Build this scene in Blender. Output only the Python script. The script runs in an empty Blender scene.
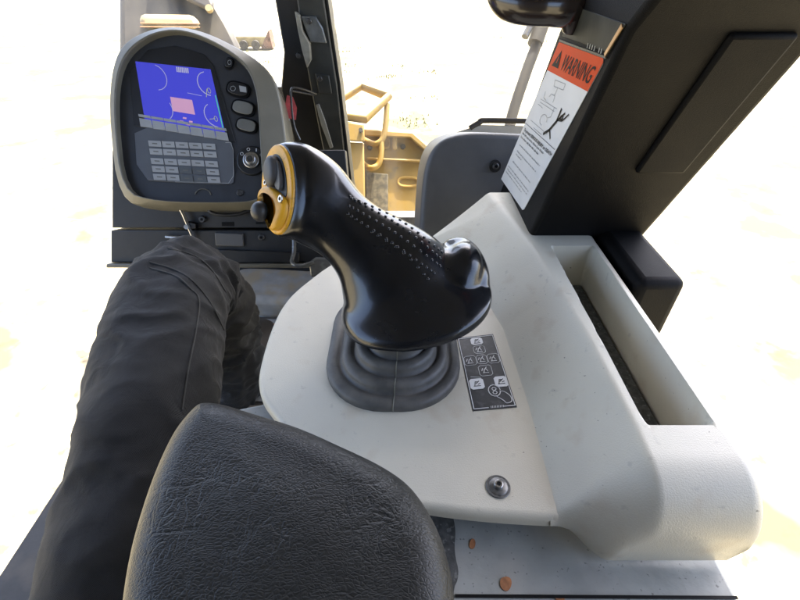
import bpy, bmesh, math, random
from mathutils import Vector as V, Matrix, noise
from mathutils.bvhtree import BVHTree
random.seed(7)
S = bpy.context.scene
COL = S.collection
# ------------------------------------------------------------------ camera
PITCH = math.radians(38); FPX = 433.0
cam = bpy.data.cameras.new('camera'); co = bpy.data.objects.new('camera', cam); COL.objects.link(co)
co.location = (0, 0, .33); co.rotation_euler = (math.radians(90) - PITCH, 0, 0)
cam.sensor_width = 36; cam.lens = 36 * FPX / 800; cam.clip_start = .01; cam.clip_end = 1000
S.camera = co
# ------------------------------------------------------------------ light
SUN_EL, SUN_AZ = math.radians(60), math.radians(28)      # azimuth from +y towards +x
w = bpy.data.worlds.new('World'); S.world = w; w.use_nodes = True
nt = w.node_tree; bg = nt.nodes['Background']
sky = nt.nodes.new('ShaderNodeTexSky'); sky.sky_type = 'NISHITA'; sky.sun_disc = False
sky.sun_elevation = SUN_EL; sky.sun_rotation = SUN_AZ; sky.dust_density = 4.0; sky.air_density = .7; sky.ozone_density = .4
nt.links.new(sky.outputs[0], bg.inputs[0]); bg.inputs[1].default_value = .15
sl = bpy.data.lights.new('sun', 'SUN'); sl.energy = 2.6; sl.angle = math.radians(.5); sl.color = (1, .95, .86)
so = bpy.data.objects.new('sun', sl); COL.objects.link(so)
sd = V((math.sin(SUN_AZ) * math.cos(SUN_EL), math.cos(SUN_AZ) * math.cos(SUN_EL), math.sin(SUN_EL)))
so.rotation_euler = sd.to_track_quat('Z', 'Y').to_euler(); so.location = (3, 5, 9)
S.view_settings.view_transform = 'Standard'; S.view_settings.look = 'None'
S.view_settings.exposure = 3.12; S.view_settings.gamma = 1
# ------------------------------------------------------------------ helpers
C0 = V((0, 0, .33)); cp, sp = math.cos(PITCH), math.sin(PITCH)
F = V((0, cp, -sp)); U = V((0, sp, cp)); R = V((1, 0, 0))
def ray(x, y): return F + R * ((x - 400) / FPX) + U * ((300 - y) / FPX)
def pd(x, y, d): return C0 + ray(x, y) * d
def pz(x, y, z): r = ray(x, y); return C0 + r * ((z - C0.z) / r.z)
def hit(x, y, p0, n):
    r = ray(x, y); return C0 + r * ((p0 - C0).dot(n) / r.dot(n))
def chaikin(pts, k=2, closed=True):
    pts = [V(p) for p in pts]
    for _ in range(k):
        q = []; n = len(pts)
        for i in range(n if closed else n - 1):
            a, b = pts[i], pts[(i + 1) % n]
            q += [a * .75 + b * .25, a * .25 + b * .75]
        pts = q if closed else [pts[0]] + q + [pts[-1]]
    return pts
def spline(pts, n=8, closed=False):
    pts = [V(p) for p in pts]; m = len(pts); out = []
    for i in range(m if closed else m - 1):
        p0 = pts[(i - 1) % m] if closed or i > 0 else pts[i]
        p1 = pts[i]; p2 = pts[(i + 1) % m]
        p3 = pts[(i + 2) % m] if closed or i + 2 < m else p2
        for k in range(n):
            t = k / n
            out.append(.5 * ((2 * p1) + (p2 - p0) * t + (2 * p0 - 5 * p1 + 4 * p2 - p3) * t * t + (3 * p1 - p0 - 3 * p2 + p3) * t ** 3))
    if not closed: out.append(pts[-1])
    return out
def interp(xs, ys, x):
    if x <= xs[0]: return ys[0]
    for i in range(len(xs) - 1):
        if x <= xs[i + 1]:
            t = (x - xs[i]) / (xs[i + 1] - xs[i]); return ys[i] + (ys[i + 1] - ys[i]) * t
    return ys[-1]
def sm(a, b, x):
    t = max(0, min(1, (x - a) / (b - a))); return t * t * (3 - 2 * t)

class MB:
    def __init__(s): s.v = []; s.f = []
    def add(s, vs, fs):
        o = len(s.v); s.v += [V(p) for p in vs]; s.f += [[i + o for i in f] for f in fs]; return s
    def prism(s, bot, top):
        n = len(bot)
        return s.add(list(bot) + list(top), [list(range(n))[::-1], list(range(n, 2 * n))] + [[i, (i + 1) % n, n + (i + 1) % n, n + i] for i in range(n)])
    def ring(s, oa, ia, ob, ib):     # outer/inner front, outer/inner back
        n = len(oa); fs = []
        for i in range(n):
            j = (i + 1) % n
            fs += [[i, j, n + j, n + i], [2 * n + j, 2 * n + i, 3 * n + i, 3 * n + j], [j, i, 2 * n + i, 2 * n + j], [n + i, n + j, 3 * n + j, 3 * n + i]]
        return s.add(list(oa) + list(ia) + list(ob) + list(ib), fs)
    def box(s, c, a, b, h):
        c = V(c); q = [c - a - b, c + a - b, c + a + b, c - a + b]
        return s.prism([p - h for p in q], [p + h for p in q])
    def bx(s, x0, x1, y0, y1, z0, z1):
        return s.box(((x0 + x1) / 2, (y0 + y1) / 2, (z0 + z1) / 2), V(((x1 - x0) / 2, 0, 0)), V((0, (y1 - y0) / 2, 0)), V((0, 0, (z1 - z0) / 2)))
    def loft(s, rings, cap0=True, cap1=True):
        n = len(rings[0]); vs = [p for r in rings for p in r]; fs = []
        for k in range(len(rings) - 1):
            for i in range(n):
                j = (i + 1) % n; fs.append([k * n + i, k * n + j, (k + 1) * n + j, (k + 1) * n + i])
        if cap0: fs.append(list(range(n))[::-1])
        if cap1: fs.append(list(range((len(rings) - 1) * n, len(rings) * n)))
        return s.add(vs, fs)
    def tube(s, path, r, n=12, closed=False):
        path = [V(p) for p in path]; m = len(path); rings = []; up = None
        for i, p in enumerate(path):
            a = path[(i - 1) % m] if closed or i else path[0]; b = path[(i + 1) % m] if closed or i < m - 1 else path[-1]
            t = (b - a).normalized()
            if up is None: up = t.orthogonal().normalized()
            up = (up - t * up.dot(t)).normalized(); sd_ = t.cross(up)
            rr = r[i] if isinstance(r, (list, tuple)) else r
            rings.append([p + (up * math.cos(2 * math.pi * k / n) + sd_ * math.sin(2 * math.pi * k / n)) * rr for k in range(n)])
        if closed: rings.append(rings[0]); return s.loft(rings, False, False)
        return s.loft(rings)
    def ell(s, c, a, b, h, n=20, m=12):  # ellipsoid with half axes a b h
        rings = []
        for k in range(1, m):
            th = math.pi * k / m
            rings.append([V(c) + (a * math.cos(2 * math.pi * i / n) + b * math.sin(2 * math.pi * i / n)) * math.sin(th) - h * math.cos(th) for i in range(n)])
        return s.loft(rings)
    def cyl(s, c, axis, r, h, n=24, r2=None):   # c is the base centre
        axis = V(axis).normalized(); a = axis.orthogonal().normalized(); b = axis.cross(a); r2 = r if r2 is None else r2
        f = lambda q, rr: [q + (a * math.cos(2 * math.pi * i / n) + b * math.sin(2 * math.pi * i / n)) * rr for i in range(n)]
        return s.prism(f(V(c), r), f(V(c) + axis * h, r2))
    def ribbon(s, pts, nrm, wd, h=.0002, closed=False):
        pts = [V(p) for p in pts]
        if closed: pts.append(pts[0])
        for a, b in zip(pts[:-1], pts[1:]):
            t = b - a
            if t.length < 1e-7: continue
            t.normalize(); sdv = nrm.cross(t).normalized() * wd / 2; e = t * wd * .35
            s.prism([a - e - sdv, b + e - sdv, b + e + sdv, a - e + sdv], [q + nrm * h for q in (a - e - sdv, b + e - sdv, b + e + sdv, a - e + sdv)])
        return s
    def build(s, name, mat, parent=None, loc=None, bevel=0, seg=2, smooth=True, angle=35):
        me = bpy.data.meshes.new(name)
        off = V(loc) if loc is not None else V((0, 0, 0))
        me.from_pydata([tuple(p - off) for p in s.v], [], s.f); me.validate()
        bm = bmesh.new(); bm.from_mesh(me); bmesh.ops.recalc_face_normals(bm, faces=bm.faces); bm.to_mesh(me); bm.free()
        me.materials.append(mat)
        if smooth:
            me.polygons.foreach_set('use_smooth', [True] * len(me.polygons))
            me.set_sharp_from_angle(angle=math.radians(angle))
        o = bpy.data.objects.new(name, me); COL.objects.link(o)
        if parent is not None:
            o.parent = parent
            if parent.type == 'EMPTY': o.location = -parent.location
            elif parent.location.length and parent.parent is None: o.location = -parent.location
        else: o.location = off
        if bevel:
            b = o.modifiers.new('bevel', 'BEVEL'); b.width = bevel; b.segments = seg; b.limit_method = 'ANGLE'; b.angle_limit = math.radians(40)
            b.harden_normals = False
        return o
def tag(o, label, cat, group=None):
    o['label'] = label; o['category'] = cat
    if group: o['group'] = group
    return o
def structure(o): o['kind'] = 'structure'; return o
def thing(name, label, cat, loc, group=None):
    o = bpy.data.objects.new(name, None); COL.objects.link(o); o.location = loc; o.empty_display_size = .05
    return tag(o, label, cat, group)
def slab(mb, px, p0, n, f, b):       # outline in photo pixels laid on a plane, thickness from offset b to f
    q = [hit(p[0], p[1], p0, n) for p in px]
    return mb.prism([p + n * b for p in q], [p + n * f for p in q])
_tc = {}
def text_pts(txt, bold=0):
    if (txt, bold) in _tc: return _tc[(txt, bold)]
    cu = bpy.data.curves.new('t', 'FONT'); cu.body = txt; cu.size = 1; cu.offset = bold; cu.resolution_u = 3
    ob = bpy.data.objects.new('t', cu); COL.objects.link(ob); bpy.context.view_layer.update()
    me = bpy.data.meshes.new_from_object(ob.evaluated_get(bpy.context.evaluated_depsgraph_get()))
    r = ([(v.co.x, v.co.y) for v in me.vertices], [list(p.vertices) for p in me.polygons])
    bpy.data.objects.remove(ob); bpy.data.meshes.remove(me); _tc[(txt, bold)] = r
    return r
def text(mb, txt, fmap, u0, v0, wd, ht, bold=0):     # baseline box u0..u0+wd, v0 (bottom) .. v0+ht (cap height)
    vs, fs = text_pts(txt, bold)
    xs = [v[0] for v in vs]; x0, x1 = min(xs), max(xs)
    mb.add([fmap(u0 + (x - x0) / (x1 - x0) * wd, v0 + y / .7 * ht) for x, y in vs], fs)

# ------------------------------------------------------------------ materials
def mat(name, col, rough=.5, metal=0, var=.12, vscale=30, bump=0, bscale=200, coat=0, spots=None, dust=None, spec=.5, btype='noise'):
    m = bpy.data.materials.new(name); m.use_nodes = True; t = m.node_tree; N = t.nodes; L = t.links
    b = N['Principled BSDF']; b.inputs['Roughness'].default_value = rough; b.inputs['Metallic'].default_value = metal
    b.inputs['Coat Weight'].default_value = coat; b.inputs['Coat Roughness'].default_value = .08
    b.inputs['Specular IOR Level'].default_value = spec
    tc = N.new('ShaderNodeTexCoord')
    n1 = N.new('ShaderNodeTexNoise'); n1.inputs['Scale'].default_value = vscale; n1.inputs['Detail'].default_value = 6
    L.new(tc.outputs['Object'], n1.inputs['Vector'])
    mx = N.new('ShaderNodeMix'); mx.data_type = 'RGBA'
    mx.inputs[6].default_value = (*[c * (1 - var) for c in col], 1); mx.inputs[7].default_value = (*[min(1, c * (1 + var)) for c in col], 1)
    rp = N.new('ShaderNodeMapRange'); rp.inputs['From Min'].default_value = .35; rp.inputs['From Max'].default_value = .65
    L.new(n1.outputs['Fac'], rp.inputs['Value']); L.new(rp.outputs[0], mx.inputs[0])
    out = mx.outputs[2]
    for (sc, lo, hi, c2, amt) in ((spots or []) + (dust or [])):
        n2 = N.new('ShaderNodeTexNoise'); n2.inputs['Scale'].default_value = sc; n2.inputs['Detail'].default_value = 5
        mp = N.new('ShaderNodeMapping'); mp.inputs['Location'].default_value = (sc * .37, 1.3, 2.1)
        L.new(tc.outputs['Object'], mp.inputs[0]); L.new(mp.outputs[0], n2.inputs['Vector'])
        r2 = N.new('ShaderNodeMapRange'); r2.inputs['From Min'].default_value = lo; r2.inputs['From Max'].default_value = hi; r2.inputs['To Max'].default_value = amt
        L.new(n2.outputs['Fac'], r2.inputs['Value'])
        m2 = N.new('ShaderNodeMix'); m2.data_type = 'RGBA'; L.new(r2.outputs[0], m2.inputs[0]); L.new(out, m2.inputs[6]); m2.inputs[7].default_value = (*c2, 1)
        out = m2.outputs[2]
    L.new(out, b.inputs['Base Color'])
    rr = N.new('ShaderNodeMapRange'); rr.inputs['To Min'].default_value = max(0, rough - .07); rr.inputs['To Max'].default_value = min(1, rough + .09)
    L.new(n1.outputs['Fac'], rr.inputs['Value']); L.new(rr.outputs[0], b.inputs['Roughness'])
    if bump:
        bp = N.new('ShaderNodeBump'); bp.inputs['Strength'].default_value = bump; bp.inputs['Distance'].default_value = .001
        nb = N.new('ShaderNodeTexNoise'); nb.inputs['Scale'].default_value = bscale; nb.inputs['Detail'].default_value = 4
        L.new(tc.outputs['Object'], nb.inputs['Vector']); L.new(nb.outputs['Fac'], bp.inputs['Height']); L.new(bp.outputs[0], b.inputs['Normal'])
    return m
def emat(name, col, st):
    m = bpy.data.materials.new(name); m.use_nodes = True; b = m.node_tree.nodes['Principled BSDF']
    b.inputs['Base Color'].default_value = (*[c * .3 for c in col], 1); b.inputs['Emission Color'].default_value = (*col, 1); b.inputs['Emission Strength'].default_value = st
    b.inputs['Roughness'].default_value = .25
    return m
M = {}
M['console'] = mat('console_plastic', (.58, .545, .44), .42, var=.05, vscale=9, bump=.25, bscale=900,
                   spots=[(300, .715, .74, (.10, .085, .07), .8)], dust=[(28, .60, .72, (.45, .36, .25), .4), (6, .55, .75, (.42, .40, .36), .4), (90, .66, .72, (.30, .28, .24), .3)])
M['grip'] = mat('grip_gloss_black', (.005, .006, .008), .24, var=.2, vscale=60, bump=.05, bscale=500, coat=.3, spec=.5)
M['yellow'] = mat('grip_yellow', (.72, .37, .02), .4, var=.08, vscale=70, dust=[(160, .60, .7, (.32, .16, .02), .5)])
M['rubber'] = mat('boot_rubber', (.085, .082, .074), .5, var=.22, vscale=60, bump=.3, bscale=400, dust=[(40, .5, .75, (.17, .15, .12), .55)])
M['black'] = mat('black_plastic', (.007, .007, .0075), .45, var=.2, vscale=40, bump=.3, bscale=1200)
M['charcoal'] = mat('charcoal_plastic', (.085, .086, .088), .42, var=.12, vscale=20, bump=.35, bscale=1300)
M['dash'] = mat('dusty_dash', (.016, .0165, .0175), .5, var=.25, vscale=12, bump=.3, bscale=700, dust=[(15, .5, .75, (.05, .048, .043), .5)])
M['shell'] = mat('monitor_shell', (.15, .14, .105), .42, var=.1, vscale=20, bump=.3, bscale=900)
M['steel'] = mat('worn_steel', (.45, .45, .45), .3, 1, var=.15, vscale=300)
M['darksteel'] = mat('dark_steel', (.09, .09, .09), .38, .8, var=.2, vscale=200)
M['pillar'] = mat('pillar_paint', (.026, .028, .025), .45, var=.25, vscale=15, bump=.2, bscale=300, dust=[(20, .5, .8, (.07, .07, .06), .6)])
M['label_white'] = mat('label_white', (.60, .60, .585), .55, var=.03, spec=.25)
M['label_orange'] = mat('label_orange', (.52, .05, .003), .6, var=.04, spec=.2)
M['ink'] = mat('ink', (.004, .004, .0045), .6, spec=.15)
M['grey_ink'] = mat('grey_ink', (.22, .22, .22), .5)
M['decal_black'] = mat('decal_black', (.03, .03, .03), .5, var=.2, vscale=80, dust=[(120, .55, .7, (.10, .10, .10), .6)])
M['decal_white'] = mat('decal_white', (.72, .72, .70), .5, var=.05)
M['cat_yellow'] = mat('machine_yellow', (.27, .155, .014), .55, var=.12, vscale=6, bump=.2, bscale=100, dust=[(7, .45, .7, (.22, .155, .045), .5), (16, .58, .66, (.10, .075, .035), .6)])
M['base_paint'] = mat('blue_grey_paint', (.30, .31, .29), .5, var=.12, vscale=25, bump=.5, bscale=120, dust=[(35, .48, .68, (.37, .36, .33), .5), (300, .66, .72, (.06, .06, .06), .7)])
M['rust'] = mat('rust_primer', (.34, .14, .055), .7, var=.3, vscale=160)
M['rough_shade'] = mat('dark_rough_shade', (.075, .075, .07), .8, var=.35, vscale=160, bump=.6, bscale=500, dust=[(250, .58, .66, (.2, .2, .19), .7)])  # rough dark colour painted as shade, for the pocket and the box top
M['floor'] = mat('floor_rubber', (.055, .052, .048), .7, var=.3, vscale=14, bump=.4, bscale=200, dust=[(9, .42, .65, (.16, .13, .095), .8)])
M['foot'] = mat('footrest_dusty', (.24, .225, .20), .6, var=.2, vscale=20, dust=[(18, .45, .62, (.30, .22, .12), .7)])
M['trim'] = mat('beige_ledge', (.30, .27, .21), .6, var=.15, vscale=20)
M['brown'] = mat('brown_pole', (.016, .011, .006), .7, var=.3, vscale=40)
M['post'] = mat('post_black', (.0045, .0045, .0048), .6, var=.2, vscale=40, bump=.3, bscale=1200, spec=.12)
M['far'] = mat('dusty_hood', (.05, .042, .034), .6, var=.3, vscale=5, dust=[(6, .45, .65, (.12, .10, .07), .5)])
M['tan'] = mat('tan_paint', (.30, .22, .10), .6, var=.15, vscale=8)
M['red'] = mat('red_tag', (.62, .10, .10), .5, var=.2, vscale=90)
M['button_grey'] = mat('button_grey', (.14, .14, .125), .4, var=.1)
M['key'] = mat('key_grey', (.33, .34, .34), .35, var=.06)
M['keydark'] = mat('key_grey_dark', (.10, .11, .115), .4, var=.06)
M['panelgrey'] = mat('keypad_panel', (.10, .108, .12), .38, var=.06)
M['clear'] = mat('cloudy_plastic', (.14, .14, .13), .25, var=.2, vscale=60, coat=.5)
M['thread'] = mat('seam_thread', (.045, .045, .042), .8, var=.2)
M['panel_face'] = mat('panel_face', (.028, .03, .034), .42, var=.12, vscale=20, bump=.35, bscale=1300)
M['leather'] = None
M['scr'] = emat('screen_blue', (.05, .055, .50), 0.115)
M['scr_l'] = emat('screen_light', (.55, .55, .78), 0.06)
M['scr_p'] = emat('screen_pink', (.72, .40, .62), 0.07)
M['scr_y'] = emat('screen_yellow', (.55, .6, .3), 0.06)
M['scr_g'] = emat('screen_green', (.1, .6, .35), 0.08)

def leather():
    m = bpy.data.materials.new('leather_grain'); m.use_nodes = True; t = m.node_tree; N = t.nodes; L = t.links; b = N['Principled BSDF']
    b.inputs['Roughness'].default_value = .42; b.inputs['Specular IOR Level'].default_value = .35
    tc = N.new('ShaderNodeTexCoord')
    wn = N.new('ShaderNodeTexNoise'); wn.inputs['Scale'].default_value = 45; wn.inputs['Detail'].default_value = 3
    L.new(tc.outputs['Object'], wn.inputs['Vector'])
    ad = N.new('ShaderNodeMix'); ad.data_type = 'VECTOR'; ad.inputs[0].default_value = .012
    L.new(tc.outputs['Object'], ad.inputs[4]); L.new(wn.outputs['Color'], ad.inputs[5])
    mp = N.new('ShaderNodeMapping'); mp.inputs['Rotation'].default_value = (0, 0, .5); mp.inputs['Scale'].default_value = (.62, 1.25, 1)
    L.new(ad.outputs[1], mp.inputs[0])
    v1 = N.new('ShaderNodeTexVoronoi'); v1.feature = 'DISTANCE_TO_EDGE'; v1.inputs['Scale'].default_value = 560; L.new(mp.outputs[0], v1.inputs['Vector'])
    c1 = N.new('ShaderNodeMapRange'); c1.inputs['From Max'].default_value = .22; c1.interpolation_type = 'SMOOTHSTEP'; L.new(v1.outputs['Distance'], c1.inputs['Value'])
    def ridge(scale, wd, st):
        mq = N.new('ShaderNodeMapping'); mq.inputs['Scale'].default_value = st; mq.inputs['Rotation'].default_value = (0, 0, .4 * scale); L.new(tc.outputs['Object'], mq.inputs[0])
        nn = N.new('ShaderNodeTexNoise'); nn.inputs['Scale'].default_value = scale; nn.inputs['Detail'].default_value = 3; nn.inputs['Distortion'].default_value = .8; L.new(mq.outputs[0], nn.inputs['Vector'])
        sb = N.new('ShaderNodeMath'); sb.operation = 'SUBTRACT'; L.new(nn.outputs['Fac'], sb.inputs[0]); sb.inputs[1].default_value = .5
        ab = N.new('ShaderNodeMath'); ab.operation = 'ABSOLUTE'; L.new(sb.outputs[0], ab.inputs[0])
        mr = N.new('ShaderNodeMapRange'); mr.interpolation_type = 'SMOOTHSTEP'; mr.inputs['From Max'].default_value = wd; L.new(ab.outputs[0], mr.inputs['Value']); return mr
    ra, rb = ridge(26, .022, (1, 1.6, 1)), ridge(60, .035, (1.5, .8, 1))
    c2 = N.new('ShaderNodeMath'); c2.operation = 'MULTIPLY'; L.new(ra.outputs[0], c2.inputs[0]); L.new(rb.outputs[0], c2.inputs[1])
    n3 = N.new('ShaderNodeTexNoise'); n3.inputs['Scale'].default_value = 30; n3.inputs['Detail'].default_value = 3; L.new(tc.outputs['Object'], n3.inputs['Vector'])
    g = N.new('ShaderNodeMapRange'); g.inputs['From Min'].default_value = .4; g.inputs['From Max'].default_value = .62; L.new(n3.outputs['Fac'], g.inputs['Value'])
    m2 = N.new('ShaderNodeMix'); L.new(g.outputs[0], m2.inputs[0]); m2.inputs[2].default_value = 1; L.new(c2.outputs[0], m2.inputs[3])
    mu = N.new('ShaderNodeMath'); mu.operation = 'MULTIPLY_ADD'; L.new(m2.outputs[0], mu.inputs[0]); mu.inputs[1].default_value = 2.6
    L.new(c1.outputs[0], mu.inputs[2])
    n4 = N.new('ShaderNodeTexNoise'); n4.inputs['Scale'].default_value = 900; L.new(tc.outputs['Object'], n4.inputs['Vector'])
    m5 = N.new('ShaderNodeMath'); m5.operation = 'MULTIPLY_ADD'; L.new(n4.outputs['Fac'], m5.inputs[0]); m5.inputs[1].default_value = .25; L.new(mu.outputs[0], m5.inputs[2])
    bp = N.new('ShaderNodeBump'); bp.inputs['Strength'].default_value = .30; bp.inputs['Distance'].default_value = .0005
    L.new(m5.outputs[0], bp.inputs['Height']); L.new(bp.outputs[0], b.inputs['Normal'])
    cx = N.new('ShaderNodeMix'); cx.data_type = 'RGBA'; cx.inputs[6].default_value = (.010, .010, .009, 1); cx.inputs[7].default_value = (.017, .017, .015, 1)
    L.new(n3.outputs['Fac'], cx.inputs[0]); L.new(cx.outputs[2], b.inputs['Base Color'])
    return m
M['leather'] = leather()
def denim():
    m = mat('trouser_cloth', (.0045, .0047, .005), .85, var=.3, vscale=25, bump=.0)
    t = m.node_tree; N = t.nodes; L = t.links; b = N['Principled BSDF']; b.inputs['Sheen Weight'].default_value = .12
    tc = N.new('ShaderNodeTexCoord')
    wv = N.new('ShaderNodeTexWave'); wv.inputs['Scale'].default_value = 500; wv.inputs['Distortion'].default_value = 1.5; wv.bands_direction = 'DIAGONAL'
    n = N.new('ShaderNodeTexNoise'); n.inputs['Scale'].default_value = 35; n.inputs['Detail'].default_value = 5; n.inputs['Distortion'].default_value = 1.2
    L.new(tc.outputs['Object'], wv.inputs['Vector']); L.new(tc.outputs['Object'], n.inputs['Vector'])
    ma = N.new('ShaderNodeMath'); ma.operation = 'MULTIPLY_ADD'; L.new(n.outputs['Fac'], ma.inputs[0]); ma.inputs[1].default_value = 6; L.new(wv.outputs['Fac'], ma.inputs[2])
    bp = N.new('ShaderNodeBump'); bp.inputs['Strength'].default_value = .6; bp.inputs['Distance'].default_value = .001
    L.new(ma.outputs[0], bp.inputs['Height']); L.new(bp.outputs[0], b.inputs['Normal'])
    return m
M['denim'] = denim()
def ground_mat():
    return mat('sand', (.27, .23, .14), .95, var=.2, vscale=.7, dust=[(.9, .52, .62, (.085, .075, .028), .9), (5, .58, .68, (.07, .055, .03), .8)])
def glass_mat():
    m = bpy.data.materials.new('dusty_glass'); m.use_nodes = True; t = m.node_tree; N = t.nodes; L = t.links
    for n in list(N):
        if n.type != 'OUTPUT_MATERIAL': N.remove(n)
    out = [n for n in N if n.type == 'OUTPUT_MATERIAL'][0]
    tr = N.new('ShaderNodeBsdfTransparent'); tr.inputs[0].default_value = (.97, .98, .97, 1)
    gl = N.new('ShaderNodeBsdfGlossy'); gl.inputs['Roughness'].default_value = .03
    df = N.new('ShaderNodeBsdfDiffuse'); df.inputs[0].default_value = (.34, .31, .26, 1)
    tl = N.new('ShaderNodeBsdfTranslucent'); tl.inputs[0].default_value = (.34, .31, .26, 1)
    m0 = N.new('ShaderNodeMixShader'); L.new(df.outputs[0], m0.inputs[1]); L.new(tl.outputs[0], m0.inputs[2])
    fr = N.new('ShaderNodeFresnel'); fr.inputs[0].default_value = 1.25
    m1 = N.new('ShaderNodeMixShader'); L.new(fr.outputs[0], m1.inputs[0]); L.new(tr.outputs[0], m1.inputs[1]); L.new(gl.outputs[0], m1.inputs[2])
    tc = N.new('ShaderNodeTexCoord'); mp = N.new('ShaderNodeMapping'); mp.inputs['Scale'].default_value = (30, 30, 4); L.new(tc.outputs['Object'], mp.inputs[0])
    n = N.new('ShaderNodeTexNoise'); n.inputs['Scale'].default_value = 1; n.inputs['Detail'].default_value = 8; L.new(mp.outputs[0], n.inputs['Vector'])
    r = N.new('ShaderNodeMapRange'); r.inputs['From Min'].default_value = .4; r.inputs['From Max'].default_value = .75; r.inputs['To Min'].default_value = .02; r.inputs['To Max'].default_value = .13
    L.new(n.outputs['Fac'], r.inputs['Value'])
    m2 = N.new('ShaderNodeMixShader'); L.new(r.outputs[0], m2.inputs[0]); L.new(m1.outputs[0], m2.inputs[1]); L.new(m0.outputs[0], m2.inputs[2])
    L.new(m2.outputs[0], out.inputs[0])
    return m
M['glass'] = glass_mat()

# ================================================================== SETTING
FZ = -.42
g = MB(); g.add([(-300, -300, -2.3), (300, -300, -2.3), (300, 300, -2.3), (-300, 300, -2.3)], [[0, 1, 2, 3]])
structure(g.build('ground', ground_mat(), loc=(0, 0, -2.3)))
g = MB(); g.bx(-.62, .30, -.6, 1.28, FZ - .06, FZ)
structure(g.build('floor', M['floor'], loc=(0, 0, FZ)))
ROOF = mat('cab_lining', (.06, .063, .07), .85)
g = MB(); g.bx(-1.3, .85, -1.1, 1.42, .95, 1.02)
structure(g.build('ceiling', ROOF, loc=(0, 0, .95), bevel=.02))
g = MB(); g.bx(-1.2, .75, -.66, -.6, FZ, .95)
structure(g.build('rear_wall', M['dash'], loc=(0, -.6, FZ)))
g = MB(); g.bx(-.62, -.20, 1.10, 1.14, FZ, .10); g.bx(-.20, -.125, 1.10, 1.14, FZ, -.14); g.bx(-.125, .3, 1.10, 1.14, FZ, -.235)  # hidden stepped wall, added to keep sun off the footrest and floor
structure(g.build('front_sun_block', M['dash'], loc=(0, 1.1, FZ)))

# ================================================================== CONSOLE
con = thing('side_console', 'pale grey moulded side console with long storage pocket, around the joystick', 'console', (0.05, .3, -.035))
plate_px = [(262, 398), (258, 378), (263, 352), (272, 325), (283, 304), (300, 286), (337, 260), (380, 246), (430, 236), (500, 242), (540, 300), (552, 400), (560, 460), (564, 496), (564, 511), (556, 518), (535, 518), (480, 514), (425, 507), (360, 494), (310, 474), (288, 440), (276, 418)]
pl = spline([(*p, 0) for p in plate_px], 5, True)
top = [pz(p[0], p[1], 0) for p in pl]
def offs(poly, d):      # inward offset of a clockwise or ccw loop
    n = len(poly); A = sum(poly[i].x * poly[(i + 1) % n].y - poly[(i + 1) % n].x * poly[i].y for i in range(n)); sg = 1 if A > 0 else -1
    out = []
    for i in range(n):
        t = (poly[(i + 1) % n] - poly[i - 1]); t.z = 0; t.normalize()
        out.append(poly[i] + V((-t.y, t.x, 0)) * d * sg)
    return out
rings = [[V((p.x, p.y, -.012)) for p in offs(top, .0)]]
for a in range(0, 91, 15):
    a = math.radians(a); r_ = .006
    rings.append([V((p.x, p.y, -r_ + r_ * math.sin(a))) for p in offs(top, r_ * (1 - math.cos(a)))])
g = MB(); g.loft(rings)
Z = V((0, 0, 1))
# raised body as a smooth height field, x from the crease to the outer edge
ysA = [.12, .154, .26, .37, .42, .50, .568]; xsA = [.118, .119, .121, .117, .106, .078, .040]
ysB = [.12, .20, .30, .43, .52, .57, .613]; xsB = [.172, .176, .174, .164, .151, .142, .131]
OUT_X = .249
NX, NY = 150, 130
def hz(x, y):
    xa, xb = interp(ysA, xsA, y), interp(ysB, xsB, y)
    t = (x - xa) / (xb - xa)
    zt = .058
    z = zt * (0 if t <= 0 else (1 if t >= 1 else t))
    # soft corners
    z = 0
    for k, wt in ((-2, .12), (-1, .22), (0, .32), (1, .22), (2, .12)):
        tt = t + k * .030; z += wt * zt * max(0, min(1, tt))
    inx = sm(.1845, .189, x) * (1 - sm(.232, .2365, x)); iny = sm(.20, .208, y) * (1 - sm(.449, .456, y))
    z -= inx * iny * .165
    e = (x - (OUT_X - .012)) / .012
    if e > 0: z -= .014 * (1 - math.sqrt(max(0, 1 - min(1, e) ** 2)))
    return z - .0012
vs = []; fs = []
nearx = lambda x: .1635 + .0105 * sm(.118, .16, x)
ROUND = 6
for j in range(NY + 1):
    for i in range(NX + 1):
        u = i / NX
        yn = 0
        s_ = j / NY
        xa_guess = interp([0, 1], [.116, .03], 0)
        # y first from a mid x, then x between crease-margin and outer
        y0 = .12 + s_ * (.60 - .12)
        xs = interp(ysA, xsA, y0) - .004
        x = xs + (OUT_X - xs) * u
        yf = .568 + (x - .0376) * .45 if x < .135 else .612
        y = nearx(x) + s_ * (yf - nearx(x))
        vs.append(V((x, y, hz(x, y))))
for j in range(NY):
    for i in range(NX):
        a = j * (NX + 1) + i; fs.append([a, a + 1, a + NX + 2, a + NX + 1])
# near end rolls over and drops, outer side drops
row = [vs[i].copy() for i in range(NX + 1)]
prev = list(range(NX + 1))
for k in range(1, 18):
    cur = []
    for i in range(NX + 1):
        p0 = row[i]; rr3 = .010 + .030 * sm(.118, .160, p0.x); rz = min(rr3 * 1.1, p0.z + .008 + .014 * sm(.122, .16, p0.x))
        a = math.radians(90 * min(k, 16) / 16)
        y = p0.y - rr3 * math.sin(a); z = p0.z - rz * (1 - math.cos(a))
        if k == 17: z = -.012 - .018 * sm(.122, .16, p0.x); y += .004
        vs.append(V((p0.x, y, z))); cur.append(len(vs) - 1)
    for i in range(NX): fs.append([prev[i], cur[i], cur[i + 1], prev[i + 1]])
    prev = cur
outer = [j * (NX + 1) + NX for j in range(NY + 1)]
dn = []
for q in outer: vs.append(V((OUT_X, vs[q].y, -.125))); dn.append(len(vs) - 1)
for j in range(NY): fs.append([outer[j], outer[j + 1], dn[j + 1], dn[j]])
far = [NY * (NX + 1) + i for i in range(NX + 1)]; dn = []
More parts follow.
